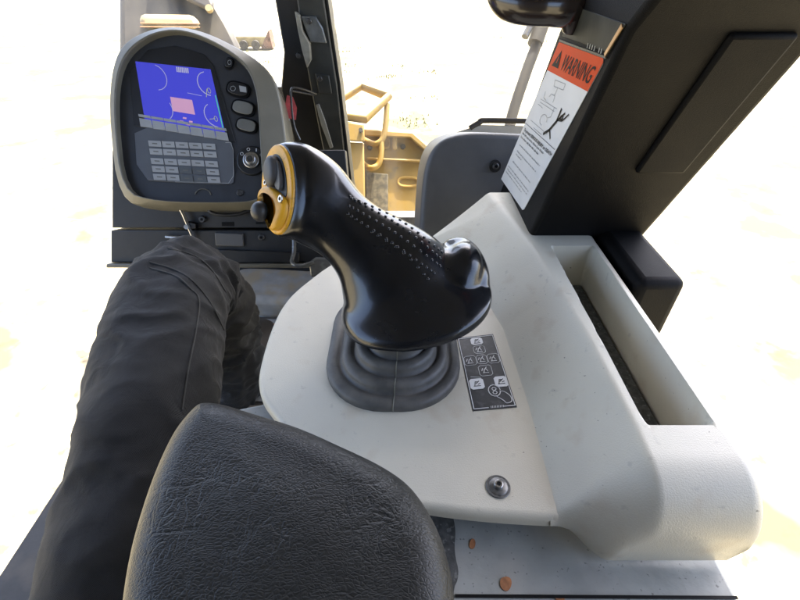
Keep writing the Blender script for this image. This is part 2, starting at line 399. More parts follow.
for q in far: vs.append(V((vs[q].x, vs[q].y + .004, -.125 if vs[q].x > .18 else -.034))); dn.append(len(vs) - 1)
for i in range(NX): fs.append([far[i], dn[i], dn[i + 1], far[i + 1]])
# shift the rounded near end so that row 0 stays and drop goes outwards
g.add(vs, fs)
g.ell(V((.1195, .1605, -.0062)), R * .010, V((0, .0055, 0)), Z * .0058)
cbody = g.build('body', M['console'], con, angle=50)

g = MB(); g.bx(.1886, .2322, .2082, .4490, -.02, .004); g.build('pocket_shade_sheet', M['rough_shade'], con, bevel=.002)  # dark sheet raised inside the pocket in place of its shade
# console bolt with washer
P = pz(498, 487, 0); Z = V((0, 0, 1))
bm_ = MB(); bm_.cyl(P, Z, .0098, .0012, 32).cyl(P + Z * .0012, Z, .0080, .0008, 32, .0066)
washer = bm_.build('washer', mat('washer_grey', (.16, .16, .155), .35, .6, var=.2, vscale=300), con, bevel=.0004)
b2 = MB(); b2.cyl(P + Z * .002, Z, .0040, .0034, 24, .0036); rg = []
b2.build('bolt', M['steel'], washer, bevel=.0006, seg=3)
b3 = MB(); b3.cyl(P + Z * .0052, Z, .0019, .0005, 6); b3.build('socket', M['ink'], washer)

# function decal on the console
dz = .0006
cn = [pz(457, 338, dz), pz(493, 334, dz), pz(517, 407, dz), pz(473, 411, dz)]   # tl tr br bl
def bil(c, u, v, o=V((0, 0, 0))): return c[3] * (1 - u) * (1 - v) + c[2] * u * (1 - v) + c[1] * u * v + c[0] * (1 - u) * v + o
g = MB(); g.prism([bil(cn, *q) - Z * .0006 for q in ((0, 0), (1, 0), (1, 1), (0, 1))], [bil(cn, *q) for q in ((0, 0), (1, 0), (1, 1), (0, 1))])
dec = g.build('function_decal', M['decal_black'], con)
dm = lambda u, v: bil(cn, u, v, Z * .0002)
g = MB()
g.ribbon([dm(.36, .02), dm(.03, .02), dm(.03, .98), dm(.97, .98), dm(.97, .02), dm(.72, .02)], Z, .0007)
def rbox(g, u0, v0, u1, v1, wd=.0004, fill=False):
    c = [(u0 + .05, v0), (u1 - .05, v0), (u1, v0 + .02), (u1, v1 - .02), (u1 - .05, v1), (u0 + .05, v1), (u0, v1 - .02), (u0, v0 + .02)]
    if fill: g.prism([dm(*q) for q in c], [dm(*q) + Z * .0002 for q in c])
    else: g.ribbon([dm(*q) for q in c], Z, wd, closed=True)
for q in ((.34, .86, .66, .965), (.06, .25, .40, .385), (.66, .25, .97, .385)): rbox(g, *q, fill=True)
for q in ((.36, .725, .66, .84), (.05, .57, .36, .70), (.38, .575, .64, .70), (.66, .57, .95, .70), (.36, .41, .68, .55)): rbox(g, *q)
# track-type tractor pictograms: body, blade and arrow strokes
for (cu, cv) in ((.51, .78), (.2, .63), (.51, .635), (.8, .63), (.52, .48)):
    for st in (((-.07, -.03), (.07, -.03)), ((-.05, -.03), (-.02, .02), (.03, .02), (.05, -.01)), ((.0, .02), (.04, .045)), ((-.09, .0), (-.06, .03))):
        g.ribbon([dm(cu + a, cv + b) for a, b in st], Z, .0007)
# lever outline and round head
g.ribbon([dm(.60 + .14 * math.cos(t * .5), .215 + .07 * math.sin(t * .5)) for t in range(13)], Z, .0007)
g.ribbon([dm(.60 + .05 * math.cos(t), .235 + .02 * math.sin(t)) for t in range(7)], Z, .0007)
g.ribbon([dm(.60 + .05 * math.cos(t), .19 + .02 * math.sin(t)) for t in range(7)], Z, .0007)
g.ribbon(spline([dm(.72, .20), dm(.82, .19), dm(.93, .13), dm(.92, .07), dm(.80, .055), dm(.74, .09), dm(.62, .14)], 5), Z, .0007)
g.ribbon([dm(.36, .275 + .12), dm(.12, .415)], Z, .0004)
for k in range(9): g.ribbon([dm(.42 + k * .035, .012), dm(.425 + k * .035, .035)], Z, .0004)
g.build('pictograms', M['decal_white'], dec, smooth=False)
for (cu, cv) in ((.5, .912), (.23, .318), (.815, .318)):
    g = MB()
    for st in (((-.08, -.03), (.08, -.03)), ((-.06, -.028), (-.03, .025), (.04, .02)), ((-.02, 0), (.06, .03)), ((.03, -.01), (.08, .0))):
        g.ribbon([dm(cu + a, cv + b) + Z * .0003 for a, b in st], Z, .0007)
    g.build('pictogram_ink', M['ink'], dec, smooth=False)

# ------------------------------------------------------------------ base under the console
base = thing('steel_box', 'worn blue grey painted steel box with orange rust chips under the pale console', 'steel box', (0.05, .2, FZ))
bz = -.0355
bp_px = [(236, 409), (262, 404), (285, 385), (305, 330), (350, 290), (470, 272)]
q = [pz(*p, bz) for p in bp_px] + [V(p) for p in ((.178, .53, bz), (.178, .185, bz), (.246, .185, bz), (.246, .03, bz))] + [pz(*p, bz) for p in ((430, 660), (300, 540), (238, 430))]
g = MB(); g.prism([V((p.x, p.y, FZ + .001)) for p in q], q); g.build('box', M['base_paint'], base, bevel=.003)
def patch(mb, px, z, k=2): 
    qq = [pz(p[0], p[1], z) for p in chaikin([(*p, 0) for p in px], k)]
    mb.prism([p - Z * .0006 for p in qq], qq)
g = MB(); patch(g, [(425, 505), (452, 512), (456, 530), (454, 552), (460, 575), (452, 592), (456, 640), (430, 655), (380, 560)], bz + .0008); g.build('shadow_patch', M['rough_shade'], base)  # shadow area painted on the box top as a rough dark patch
for px_ in ([(470, 540), (474, 538), (476, 543), (474, 549), (469, 548)], [(500, 578), (508, 576), (512, 580), (511, 588), (506, 592), (500, 587)], [(553, 596), (560, 594), (566, 599), (560, 604)]):
    g = MB(); patch(g, px_, bz + .0008); g.build('rust_chip', M['rust'], base)
g = MB(); g.ribbon([pz(456, 596, bz + .0006), V((.245, pz(640, 598, bz).y, bz + .0006))], Z, .0022, .0004); g.build('slot', M['ink'], base)

# ================================================================== JOYSTICK
joy = thing('joystick', 'glossy black control joystick with yellow button face, rising from a rubber boot', 'joystick', (0, .30, 0))
# boot: stacked rounded rectangles
cxb, cyb = -.0065, .305
def rrect(cx, cy, hx, hy, r, z, n=10, rot=0.0):
    out = []
    for (sx, sy, a0) in ((1, 1, 0), (-1, 1, 90), (-1, -1, 180), (1, -1, 270)):
        for k in range(n + 1):
            a = math.radians(a0 + 90 * k / n); out.append(V((cx + sx * (hx - r) + r * math.cos(a), cy + sy * (hy - r) + r * math.sin(a), z)))
    return out
# measured from the photograph's outline
b_bot = pz(395, 412, 0).y; b_top = b_bot + .182
b_l = pz(329, 355, 0).x; b_r = pz(458, 355, 0).x
cxb, cyb, hxb, hyb = (b_l + b_r) / 2, (b_bot + b_top) / 2, (b_r - b_l) / 2, .091
prof = [(0, 0), (0, .005), (.002, .0078), (.006, .0088), (.011, .0085), (.0135, .0065), (.0155, .0068), (.0168, .0125), (.0185, .0158), (.022, .0172), (.027, .0168), (.0292, .0142), (.0308, .0145), (.032, .0215), (.0338, .025), (.037, .0265), (.0415, .0262), (.043, .024), (.0445, .0245), (.0455, .034), (.047, .040), (.048, .046)]
g = MB(); rr_ = []
for ins, z in prof:
    k = ins / .05
    rr_.append(rrect(cxb + .004 * k, cyb - .004 * k, hxb - ins * .86, hyb - ins * 1.05, max(.022, .060 - ins * .7), z, 10))
g.loft(rr_); boot = g.build('boot', M['rubber'], joy, angle=75)
# mould seam down the front of the boot
g = MB(); ptz = []
for ins, z in prof[:-1]:
    k = ins / .05; ptz.append(V((cxb + .004 * k + .0005, cyb - .004 * k - (hyb - ins * 1.05) - .0002, z + .0003)))
g.tube(ptz, .0005, 6); g.build('mould_seam', mat('seam', (.16, .155, .12), .6), boot)

# grip body: sections swept from the button face to the round base
def cv(a, b, c=0): return (R * a + U * b + F * c)
secs = [  # px, py, depth, u-axis(camera right, up, fwd), w-axis, ru px, rw px
    (278.5, 190, .425, (-.04, 1, 0), (.72, .04, -.69), 45.5, 30),
    (286, 190.5, .427, (-.02, 1, 0), (.66, .02, -.75), 47.5, 32.5),
    (300, 193, .432, (.12, .99, 0), (.45, 0, -.88), 47.5, 35),
    (320, 205, .439, (.40, .92, 0), (.25, 0, -.97), 43.5, 34),
    (343, 226, .445, (.56, .83, 0), (.08, 0, -1), 36.5, 31),
    (364, 245, .449, (.64, .77, 0), (0, -.1, -1), 40.5, 32),
    (384, 262.5, .452, (.80, .60, 0), (0, -.2, -1), 52, 36),
    (402, 281, .453, (.93, .36, .05), (0, -.5, -.87), 62, 46),
]
m_ = .45 / FPX
secs3 = []
for (x, y, d, u, w_, ru, rw) in secs:
    uu = cv(*u).normalized(); ww = cv(*w_); ww = (ww - uu * ww.dot(uu)).normalized()
    secs3.append((pd(x, y, d), uu, ww, ru * d / FPX, rw * d / FPX))
tilt = math.radians(-9)
DX = V((math.cos(tilt), .10, -math.sin(tilt))).normalized(); DY = V((0.0, -1, 0)); DY = (DY - DX * DY.dot(DX)).normalized()
base_c = pd(415, 301, .450)
for (dzz, ru, rw) in ((.007, .0755, .0625), (.002, .0778, .0668), (-.001, .0782, .068), (-.006, .0772, .067), (-.0085, .072, .0615)):
    secs3.append((base_c + Z * dzz, DX, DY, ru, rw))
def lerp_secs(a, b, t):
    return (a[0].lerp(b[0], t), a[1].lerp(b[1], t).normalized(), a[2].lerp(b[2], t).normalized(), a[3] + (b[3] - a[3]) * t, a[4] + (b[4] - a[4]) * t)
def cr(ps, t):
    i = min(int(t), len(ps) - 2); f = t - i; p0 = ps[max(i - 1, 0)]; p1 = ps[i]; p2 = ps[i + 1]; p3 = ps[min(i + 2, len(ps) - 1)]
    return .5 * ((2 * p1) + (p2 - p0) * f + (2 * p0 - 5 * p1 + 4 * p2 - p3) * f * f + (3 * p1 - p0 - 3 * p2 + p3) * f ** 3)
rings = []; NS = 6; NR = 56
cs = [s_[0] for s_ in secs3]; us = [s_[1] for s_ in secs3]; ws = [s_[2] for s_ in secs3]; rus = [s_[3] for s_ in secs3]; rws = [s_[4] for s_ in secs3]
for k in range((len(secs3) - 1) * NS + 1):
    t = k / NS; c = cr(cs, t); u = cr(us, t).normalized(); w_ = cr(ws, t); w_ = (w_ - u * w_.dot(u)).normalized(); ru = cr(rus, t); rw = cr(rws, t)
    ring = []
    for i in range(NR):
        a = 2 * math.pi * i / NR; e = .92
        ca, sa = math.cos(a), math.sin(a)
        ring.append(c + u * ru * math.copysign(abs(ca) ** e, ca) + w_ * rw * math.copysign(abs(sa) ** e, sa))
    rings.append(ring)
g = MB(); g.loft(rings)
# flange that curls up at the right of the palm rest
fl = spline([pd(468, 316, .436), pd(476, 296, .442), pd(477, 275, .447), pd(471, 258, .453), pd(461, 249, .459), pd(449, 251, .466)], 6)
g.tube(fl, [.0128 for i in range(len(fl))], 20)
for (x, y, d, r_) in ((451, 251, .468, .0118), (470, 312, .438, .012)): g.ell(pd(x, y, d), R * r_, V((0, 1, 0)) * r_, Z * r_)
g.ell(pd(456, 280, .452), R * .029, U * .033, F * .032); g.ell(pd(463, 271, .451), R * .0215, U * .0315, F * .030); g.ell(pd(404, 303, .452), R * .052, U * .034, F * .040)
g.ell(pd(441, 262, .458), cv(.7, -.7) * .022, cv(.7, .7) * .012, F * .026)
tmp = g.build('tmp', M['grip'])
rm = tmp.modifiers.new('r', 'REMESH'); rm.mode = 'VOXEL'; rm.voxel_size = .0012; rm.use_smooth_shade = True
sm_ = tmp.modifiers.new('s', 'SMOOTH'); sm_.factor = .5; sm_.iterations = 22
bpy.context.view_layer.update()
me = bpy.data.meshes.new_from_object(tmp.evaluated_get(bpy.context.evaluated_depsgraph_get()))
bpy.data.objects.remove(tmp)
import numpy as np
nv = len(me.vertices); cow = np.empty(nv * 3); me.vertices.foreach_get('co', cow); cow = cow.reshape(-1, 3)
ed = np.empty(len(me.edges) * 2, dtype=np.int64); me.edges.foreach_get('vertices', ed); ed = ed.reshape(-1, 2)
deg = np.bincount(ed.ravel(), minlength=nv)[:, None].astype(float)
wt_ = np.zeros(nv); bv0 = BVHTree.FromPolygons([v.co.copy() for v in me.vertices], [list(p.vertices) for p in me.polygons])
def onsurf(x, y): return bv0.ray_cast(C0, ray(x, y).normalized())[0]
for (c_, r0, r1, am) in ((pd(455, 268, .452), .016, .036, .9), (onsurf(388, 317), .016, .036, 1), (onsurf(356, 297), .006, .018, .8), (onsurf(430, 310), .012, .034, 1), (pd(345, 250, .45), .03, .07, .25)):
    dd = np.linalg.norm(cow - np.array(c_), axis=1); wt_ = np.maximum(wt_, am * np.clip((r1 - dd) / (r1 - r0), 0, 1))
wt_ = wt_[:, None]
for _ in range(170):
    acc = np.zeros_like(cow)
    for k in range(3):
        acc[:, k] = np.bincount(ed[:, 0], weights=cow[ed[:, 1], k], minlength=nv) + np.bincount(ed[:, 1], weights=cow[ed[:, 0], k], minlength=nv)
    cow += (acc / np.maximum(deg, 1) - cow) * .6 * wt_
me.vertices.foreach_set('co', cow.ravel()); me.update()
me.name = 'grip'; me.materials.clear(); me.materials.append(M['grip']); me.polygons.foreach_set('use_smooth', [True] * len(me.polygons))
grip = bpy.data.objects.new('grip', me); COL.objects.link(grip); grip.parent = joy; grip.location = -joy.location
bvh = BVHTree.FromPolygons([v.co.copy() for v in me.vertices], [list(p.vertices) for p in me.polygons])
# raised dots along the thumb edge
g = MB()
for rI, (a, b, c) in enumerate((((352, 199), (398, 224), (440, 258)), ((349, 206), (395, 233), (440, 266)), ((348, 214), (392, 243), (434, 273)), ((350, 197), (400, 220), (442, 252)), ((372, 232), (404, 253), (428, 279)))):
    path = spline([(*a, 0), (*b, 0), (*c, 0)], 10)
    n = 17 if rI != 4 else 9
    for k in range(n):
        t = k / (n - 1) * (len(path) - 1); i = min(int(t), len(path) - 2); p = path[i].lerp(path[i + 1], t - i)
        hp, nr, _, _ = bvh.ray_cast(C0, ray(p.x, p.y).normalized())
        if hp and nr.dot(ray(p.x, p.y)) < -.12:
            a_ = nr.orthogonal().normalized(); b_ = nr.cross(a_); g.ell(hp, a_ * .0017, b_ * .0017, nr * .0014, 10, 7)
g.build('thumb_dots', M['grip'], grip)
# lower rim line of the grip
lip = []
for i in range(64):
    a = 2 * math.pi * i / 64; lip.append(base_c + Z * -.0035 + DX * .0765 * math.cos(a) + DY * .0675 * math.sin(a))
# stem inside the boot
g = MB(); g.tube([V((cxb, cyb - .006, .03)), base_c - Z * .016], .026, 24); g.build('stem', mat('collar_rubber', (.15, .145, .13), .5, var=.15, vscale=60), joy)

# button face
c0, u0, w0 = secs3[0][0], secs3[0][1], secs3[0][2]
nF = u0.cross(w0).normalized()
if nF.x > 0: nF = -nF
RU, RW = secs3[0][3], secs3[0][4]
fc = c0
def fp(a, b, h=0): return fc + (w0 * a * RW) + (u0 * b * RU) + nF * h      # a right(+)/left(-), b up
def ering(s_, h, n=48): return [fp(s_ * math.cos(2 * math.pi * i / n), s_ * math.sin(2 * math.pi * i / n), h) for i in range(n)]
g = MB(); g.loft([ering(.98, -.004), ering(.985, .0012), ering(.97, .0024), ering(.93, .0030), ering(.84, .0030)])
plate = g.build('face_plate', M['yellow'], joy, angle=60)
def fpoly(mb, pts, h0, h1, k=2):
    qq = chaikin([(*p, 0) for p in pts], k); mb.prism([fp(p.x, p.y, h0) for p in qq], [fp(p.x, p.y, h1) for p in qq])
# dark opening behind the rocker
g = MB(); fpoly(g, [(-.35, .66), (0, .80), (.40, .66), (.66, .30), (.70, -.12), (.62, -.26), (.30, -.20), (-.1, .0), (-.5, .08), (-.62, .3)], .0026, .0036, 3)
g.build('button_recess', M['black'], plate)
g = MB(); rgs = []
for (s_, h) in ((1, .003), (1.0, .0075), (.93, .0100), (.75, .0118), (.4, .0124)):
    rgs.append([fp(.02 + s_ * .36 * math.cos(2 * math.pi * i / 28), .38 + s_ * .34 * math.sin(2 * math.pi * i / 28), h) for i in range(28)])
g.loft(rgs); g.build('rocker_button', mat('button_rubber', (.05, .05, .052), .5, var=.15), joy, angle=60)
g = MB(); fpoly(g, [(.20, .62), (.42, .52), (.54, .2), (.48, -.1), (.28, -.05), (.12, .1)], .003, .0075, 2); g.build('rocker_side', M['charcoal'], joy, bevel=.0012)
# lower hood: raised yellow body curling round the dark thumb ball
g = MB(); hd0 = chaikin([(*p, 0) for p in [(-.80, -.02), (-.62, .10), (-.35, .11), (.0, .02), (.42, -.16), (.78, -.36), (.68, -.62), (.40, -.84), (.06, -.93), (-.16, -.86), (-.20, -.74), (.02, -.72), (.17, -.60), (.20, -.44), (.02, -.27), (-.30, -.17), (-.56, -.17), (-.72, -.30), (-.84, -.26)]], 2)
rgs = []
cx_, cy_ = .1, -.3
for (k_, h) in ((0, .0028), (0, .0085), (.05, .0105), (.12, .0115)):
    rgs.append([fp(p.x, p.y, h - .004 * sm(.3, .9, p.x)) for p in offs(hd0, k_)])
g.loft(rgs); g.build('thumb_hood', M['yellow'], joy, angle=60)
g = MB(); fpoly(g, [(-.80, -.12), (-.4, -.2), (-.12, -.42), (-.1, -.66), (-.2, -.8), (-.5, -.76), (-.75, -.5)], .0026, .0034); g.build('hood_recess', M['black'], plate)
g = MB(); bc = fp(-.36, -.47, .015); g.cyl(fp(-.38, -.46, .002), (bc - fp(-.38, -.46, .002)), .0058, .010); g.ell(bc, w0 * .0095, u0 * .0100, nF * .0085); g.build('thumb_button', mat('button_dark', (.03, .03, .03), .42, var=.15), joy, angle=80)
for (a, b, r_) in ((-.62, .24, .0030), (.62, -.30, .0038)):
    g = MB(); hs0 = .003 if a < 0 else .0088; g.cyl(fp(a, b, hs0), nF, r_, .0014, 24); sc = g.build('screw', M['steel'], plate, bevel=.0004)
    g = MB(); g.cyl(fp(a, b, hs0 + .0012), nF, r_ * .5, .0004, 6); g.build('socket', M['ink'], sc)

# ================================================================== ARMREST
arm = thing('armrest', 'black grained vinyl armrest pad, rounded, in the lower left foreground', 'armrest', (-.1, .1, FZ))
az = .085
arm_px = [(225, 409), (258, 419), (300, 432), (345, 452), (382, 470), (410, 490), (430, 518), (445, 553), (454, 600), (452, 680), (400, 760), (280, 790), (160, 750), (124, 660), (130, 570), (150, 496), (170, 448), (186, 424), (203, 409)]
ol = spline([pz(*p, az) for p in arm_px], 6, True)
cen = sum(ol, V((0, 0, 0))) / len(ol); rings = []
er = .021
for a in range(-90, 91, 10):
    a = math.radians(a); ins = er * (1 - math.cos(a))
    oo_ = offs(ol, ins); 
    for _ in range(int(ins * 1200)): oo_ = [(oo_[i - 1] + oo_[i] * 2 + oo_[(i + 1) % len(oo_)]) / 4 for i in range(len(oo_))]
    rings.append([V((p.x, p.y, az + er * .85 * math.sin(a))) for p in oo_])
last = rings[-1]
for k in range(1, 14):
    t = k / 14; rg_ = [V((p.x + (cen.x - p.x) * t, p.y + (cen.y - p.y) * t, p.z + .0022 * sm(0, 1, t))) for p in last]
    for _ in range(k * 30): rg_ = [(rg_[i - 1] + rg_[i] * 2 + rg_[(i + 1) % len(rg_)]) / 4 for i in range(len(rg_))]
    rings.append(rg_)
g = MB(); g.loft(rings); g.build('pad', M['leather'], arm, angle=80)
g = MB(); g.bx(cen.x - .03, cen.x + .02, cen.y - .07, cen.y + .05, FZ, az - er + .002); g.build('support', M['black'], arm, bevel=.008)

# ================================================================== PERSON
per = thing('person', 'seated person in dark stitched work trousers, bent right knee beside the grey console', 'person', (-.3, .4, FZ))
cl = [pd(70, 760, .40), pd(122, 560, .47), pd(148, 430, .53), pd(162, 350, .59), pd(176, 300, .645), pd(196, 288, .70), pd(214, 312, .765), pd(226, 345, .84), pd(236, 378, .92), pd(242, 398, 1.0)]
rad = [.070, .072, .074, .075, .073, .064, .060, .058, .055, .056]
path = spline(cl, 24); rads = [x[0] for x in spline([(r_, 0, 0) for r_ in rad], 24)]
mb = MB(); n = 120; up = None; rings = []
for i, p in enumerate(path):
    a = path[max(i - 1, 0)]; b = path[min(i + 1, len(path) - 1)]; t = (b - a).normalized()
    if up is None: up = V((0, 0, 1))
    up = (up - t * up.dot(t)).normalized(); s2 = t.cross(up); rg = []
    s_ = i / (len(path) - 1)
    for k in range(n):
        an = 2 * math.pi * k / n; dr = up * math.cos(an) + s2 * math.sin(an); q = p + dr * rads[i]
        def rdg(pp, seed): return 1 - abs(noise.noise(pp + V((seed, 0, 0)))) * 3.2
        L_ = s_ * 1.35
        kn = sm(.40, .52, s_)
        fold = noise.noise(q * 14) * .007
        w1 = V((math.cos(an) * .9, math.sin(an) * .9, L_ * 15))
        w2 = V((math.cos(an) * 1.6 + L_ * 4, math.sin(an) * 1.6, L_ * 30))
        fold += max(0, rdg(w1, 5)) * (.0035 + .0065 * kn) + max(0, rdg(w2, 11)) * (.0012 + .0035 * kn)
        fold += noise.noise(q * 70) * .0007
        rg.append(q + dr * fold)
    rings.append(rg)
mb.loft(rings); tr = mb.build('trouser_leg', M['denim'], per, angle=80)
tb = BVHTree.FromPolygons(mb.v, [f for f in mb.f])
def seam(pts, r_=.0011):
    out = []
    for p in spline([(*p, 0) for p in pts], 8):
        h_, nr, _, _ = tb.ray_cast(C0, ray(p.x, p.y).normalized())
        if h_: out.append(h_ + (-ray(p.x, p.y).normalized()) * .0004)
    return out
for pts in ([(150, 268), (176, 276), (190, 288), (199, 300), (196, 330), (188, 370), (182, 410)], [(150, 262), (178, 271), (196, 284), (212, 305), (224, 330)], [(168, 248), (195, 256), (212, 270), (226, 292)]):
    sp_ = seam(pts)
    if len(sp_) > 3: g = MB(); g.tube(sp_, .0012, 8); g.build('seam', M['thread'], tr)
# shoe on the floor under the shank
g = MB(); e = cl[-1]; fx = V((e.x + .01, e.y, FZ))
rings = []
for (dy, hw, ht) in ((-.07, .03, .06), (-.05, .042, .10), (0, .046, .12), (.05, .046, .10), (.11, .048, .065), (.16, .045, .05), (.19, .03, .035)):
    rings.append([fx + V((hw * math.cos(2 * math.pi * i / 20), dy, ht / 2 + ht / 2 * math.sin(2 * math.pi * i / 20))) for i in range(20)])
g.loft(rings); g.tube([e, fx + Z * .06], .05, 16)
g.build('work_boot', mat('boot_leather', (.03, .022, .015), .6), per)

# ================================================================== MONITOR
nM = V((.06, -.80, .60)).normalized(); pM = pd(235, 120, .80)
def hm(x, y, o=0): return hit(x, y, pM, nM) + nM * o
mon = thing('dash_monitor', 'dark instrument monitor with lit blue screen, keypad and ignition switch, left of the joystick', 'monitor', hm(180, 207))
outer = [(118, 200), (108, 120), (110, 72), (120, 44), (146, 29), (176, 25), (205, 31), (236, 46), (259, 60), (274, 77), (281, 100), (287, 145), (291, 190), (282, 206), (235, 207), (150, 207)]
inner = [(127, 192), (119, 120), (121, 80), (131, 56), (152, 40), (176, 34), (200, 39), (228, 53), (247, 68), (256, 86), (260, 108), (262, 150), (265, 192), (259, 202), (232, 204), (160, 203)]
oo = chaikin([(*p, 0) for p in outer], 2); ii = chaikin([(*p, 0) for p in inner], 2)
g = MB(); g.ring([hm(p.x, p.y, -.002) for p in oo], [hm(p.x, p.y, .016) for p in ii], [hm(p.x, p.y, -.10) for p in oo], [hm(p.x, p.y, -.02) for p in ii])
g.build('shell', M['shell'], mon, bevel=.004, seg=3)
g = MB(); g.prism([hm(p.x, p.y, -.015) for p in chaikin([(*p, 0) for p in outer], 2)][::1], [hm(p.x, p.y, 0) for p in chaikin([(*((p[0] * .97 + 180 * .03), p[1] * .97 + 120 * .03), 0) for p in outer], 2)])
face = g.build('face', M['panel_face'], mon)
def mslab(px, f, b, k=0, mb=None):
    q_ = [(*p, 0) for p in px]; q_ = chaikin(q_, k) if k else [V(p) for p in q_]
    mb = mb or MB(); mb.prism([hm(p.x, p.y, b) for p in q_], [hm(p.x, p.y, f) for p in q_]); return mb
mslab([(130, 72), (148, 50), (176, 46), (205, 55), (214, 66), (236, 143), (134, 126)], .002, 0).build('screen_surround', M['black'], face, bevel=.001)
# screen: corners tl tr br bl
SC = [hm(136, 62, .0024), hm(211, 70, .0024), hm(227, 139, .0024), hm(146, 124, .0024)]
g = MB(); g.prism([p - nM * .001 for p in SC], SC); scr = g.build('screen', M['scr'], mon)
sm3 = lambda u, v: bil(SC, u, v, nM * .0003)
def arc(mb, cu, cv_, r_, a0, a1, wd): mb.ribbon([sm3(cu + r_ * math.cos(math.radians(a0 + (a1 - a0) * k / 10)) * .8, cv_ + r_ * math.sin(math.radians(a0 + (a1 - a0) * k / 10))) for k in range(11)], nM, wd)
for ar_ in ((.92, .78, .17, 100, 270, .0014), (.92, .32, .17, 120, 270, .0014), (.22, .78, .2, -80, 75, .0011), (.22, .30, .2, -75, 30, .0011)):
    g = MB(); arc(g, *ar_); g.build('gauge_arc', M['scr_l'], scr, smooth=False)
g = MB()

for k in range(7): g.ribbon([sm3(.54 + k * .024, .91), sm3(.545 + k * .024, .975)], nM, .0022)
g.build('screen_marks', M['scr_l'], scr, smooth=False); g = MB(); g.ribbon([sm3(.62, .60), sm3(.80, .585)], nM, .0008)
g.build('screen_line', M['scr_l'], scr, smooth=False)
g = MB(); g.prism([sm3(*q_) for q_ in ((.38, .28), (.66, .28), (.66, .50), (.38, .50))], [sm3(*q_) + nM * .0003 for q_ in ((.38, .28), (.66, .28), (.66, .50), (.38, .50))])
for a, b in ((.50, .20), (.57, .16), (.53, .11), (.45, .14)): g.ribbon([sm3(a, b), sm3(a + .03, b)], nM, .003)
g.build('screen_block', M['scr_p'], scr, smooth=False)
g = MB(); g.ribbon([sm3(.985, .12), sm3(.985, .62)], nM, .0016); g.build('level_bar', M['scr_g'], scr)
g = MB(); g.ribbon([sm3(.89, .70), sm3(.86, .58)], nM, .001); g.ribbon([sm3(.91, .27), sm3(.84, .25)], nM, .001)
for cc in ((.915, .68), (.92, .27)):
    g.ribbon([sm3(cc[0] + .022 * math.cos(t), cc[1] + .04 * math.sin(t)) for t in range(7)], nM, .0008)
g.build('needles', M['scr_y'], scr)
# soft keys and keypad
KP = [hm(100, 112, .003), hm(232, 141, .003), hm(234, 184, .003), hm(104, 178, .003)]
mslab([(134, 118), (228, 140), (233, 144), (235, 182), (230, 185), (180, 183), (138, 180)], .0022, 0, 1).build('keypad_panel', M['panelgrey'], mon, bevel=.001)
g = MB(); g2 = MB(); g2b = MB(); g3 = MB()
def key(mb, x, y, w_, h_, f=.0034): mslab([(x, y), (x + w_, y + .17 * w_ * .6), (x + w_ + h_ * .18, y + h_ + .1 * w_), (x + h_ * .18, y + h_)], f, .002, 0, mb)
for k in range(-3, 4):
    x = 180 + k * 12.6; y = 124.5 + k * 2.1
    mslab([(x - 3, y - 3.5), (x + 8.8, y - 1.6), (x + 9.6, y + 1), (x - 2.4, y - .9)], .0036, .002, 0, g)
    mslab([(x - 2, y + .6), (x + 9.6, y + 2.6), (x + 11.5, y + 10.6), (x - .6, y + 9)], .0036, .002, 0, g)
for r_ in range(5):
    for k in range(-2, 3):
        x = 176 + k * 13.5 + r_ * 1.2; y = 142.5 + r_ * 7.9 + k * .7
        if r_ >= 2: y += 1.6
        kk = (g2 if k >= 0 else g2b) if (r_ >= 3 and k in (0, 1)) else g
        mslab([(x, y), (x + 12.4, y + .6), (x + 13.4, y + 6.4), (x + 1, y + 5.8)], .0036, .002, 0, kk)
        mk = g3; mslab([(x + 4, y + 2.4), (x + 9, y + 2.7), (x + 9.4, y + 3.9), (x + 4.4, y + 3.5)], .0038, .0034, 0, mk)
g.build('membrane_keys', M['key'], mon, smooth=False); g2.build('dark_keys', M['keydark'], mon, smooth=False);  g3.build('key_marks', M['button_grey'], mon, smooth=False)
g = MB(); g.ribbon([hm(*p, .0024) for p in ((226, 143), (231, 143), (233.5, 150), (234, 176), (229, 183.5), (176, 182))], nM, .0009, .0003); g.build('keypad_edge', M['key'], mon)
# oval buttons
def oval(x, y, a, b, rot, h0, h1, mb, n=28):
    q_ = []
    for k in range(n):
        t = 2 * math.pi * k / n; ca, sa = math.cos(t), math.sin(t); ex = .7
        X = a * math.copysign(abs(ca) ** ex, ca); Y = b * math.copysign(abs(sa) ** ex, sa)
        q_.append((x + X * math.cos(rot) - Y * math.sin(rot), y + X * math.sin(rot) + Y * math.cos(rot)))
    mb.prism([hm(*p, h0) for p in q_], [hm(*p, h1) for p in q_]); return mb
for (x, y, a, b, kind) in ((229.5, 64, 4.5, 6, 'led'), (238.5, 90, 12.5, 8, 'black'), (243.5, 108.5, 12.5, 8, 'grey'), (247, 126, 11.5, 7.5, 'grey')):
    rim = oval(x, y, a, b, .25, 0, .003, MB()).build('button', M['ink'], mon, bevel=.001)
    oval(x, y, a * .82, b * .76, .25, .003, .0055, MB()).build('button_cap', M['button_grey'] if kind == 'grey' else M['black'], rim, bevel=.0015)
    if kind == 'black':
        g = MB(); mslab([(240, 87), (247, 88.5), (247.5, 94), (241, 93)], .0059, .0056, 0, g); g.build('button_icon', M['key'], rim)
        g = MB(); g.ribbon([hm(234 + 2.6 * math.cos(t), 90 + 2.6 * math.sin(t), .0058) for t in range(7)], nM, .0008); g.build('button_ring', M['key'], rim)
    if kind == 'led':
        g = MB(); g.ribbon([hm(230.5 + 1.8 * math.cos(t), 64 + 2.4 * math.sin(t), .0058) for t in range(7)], nM, .0006); g.build('button_ring', M['key'], rim)
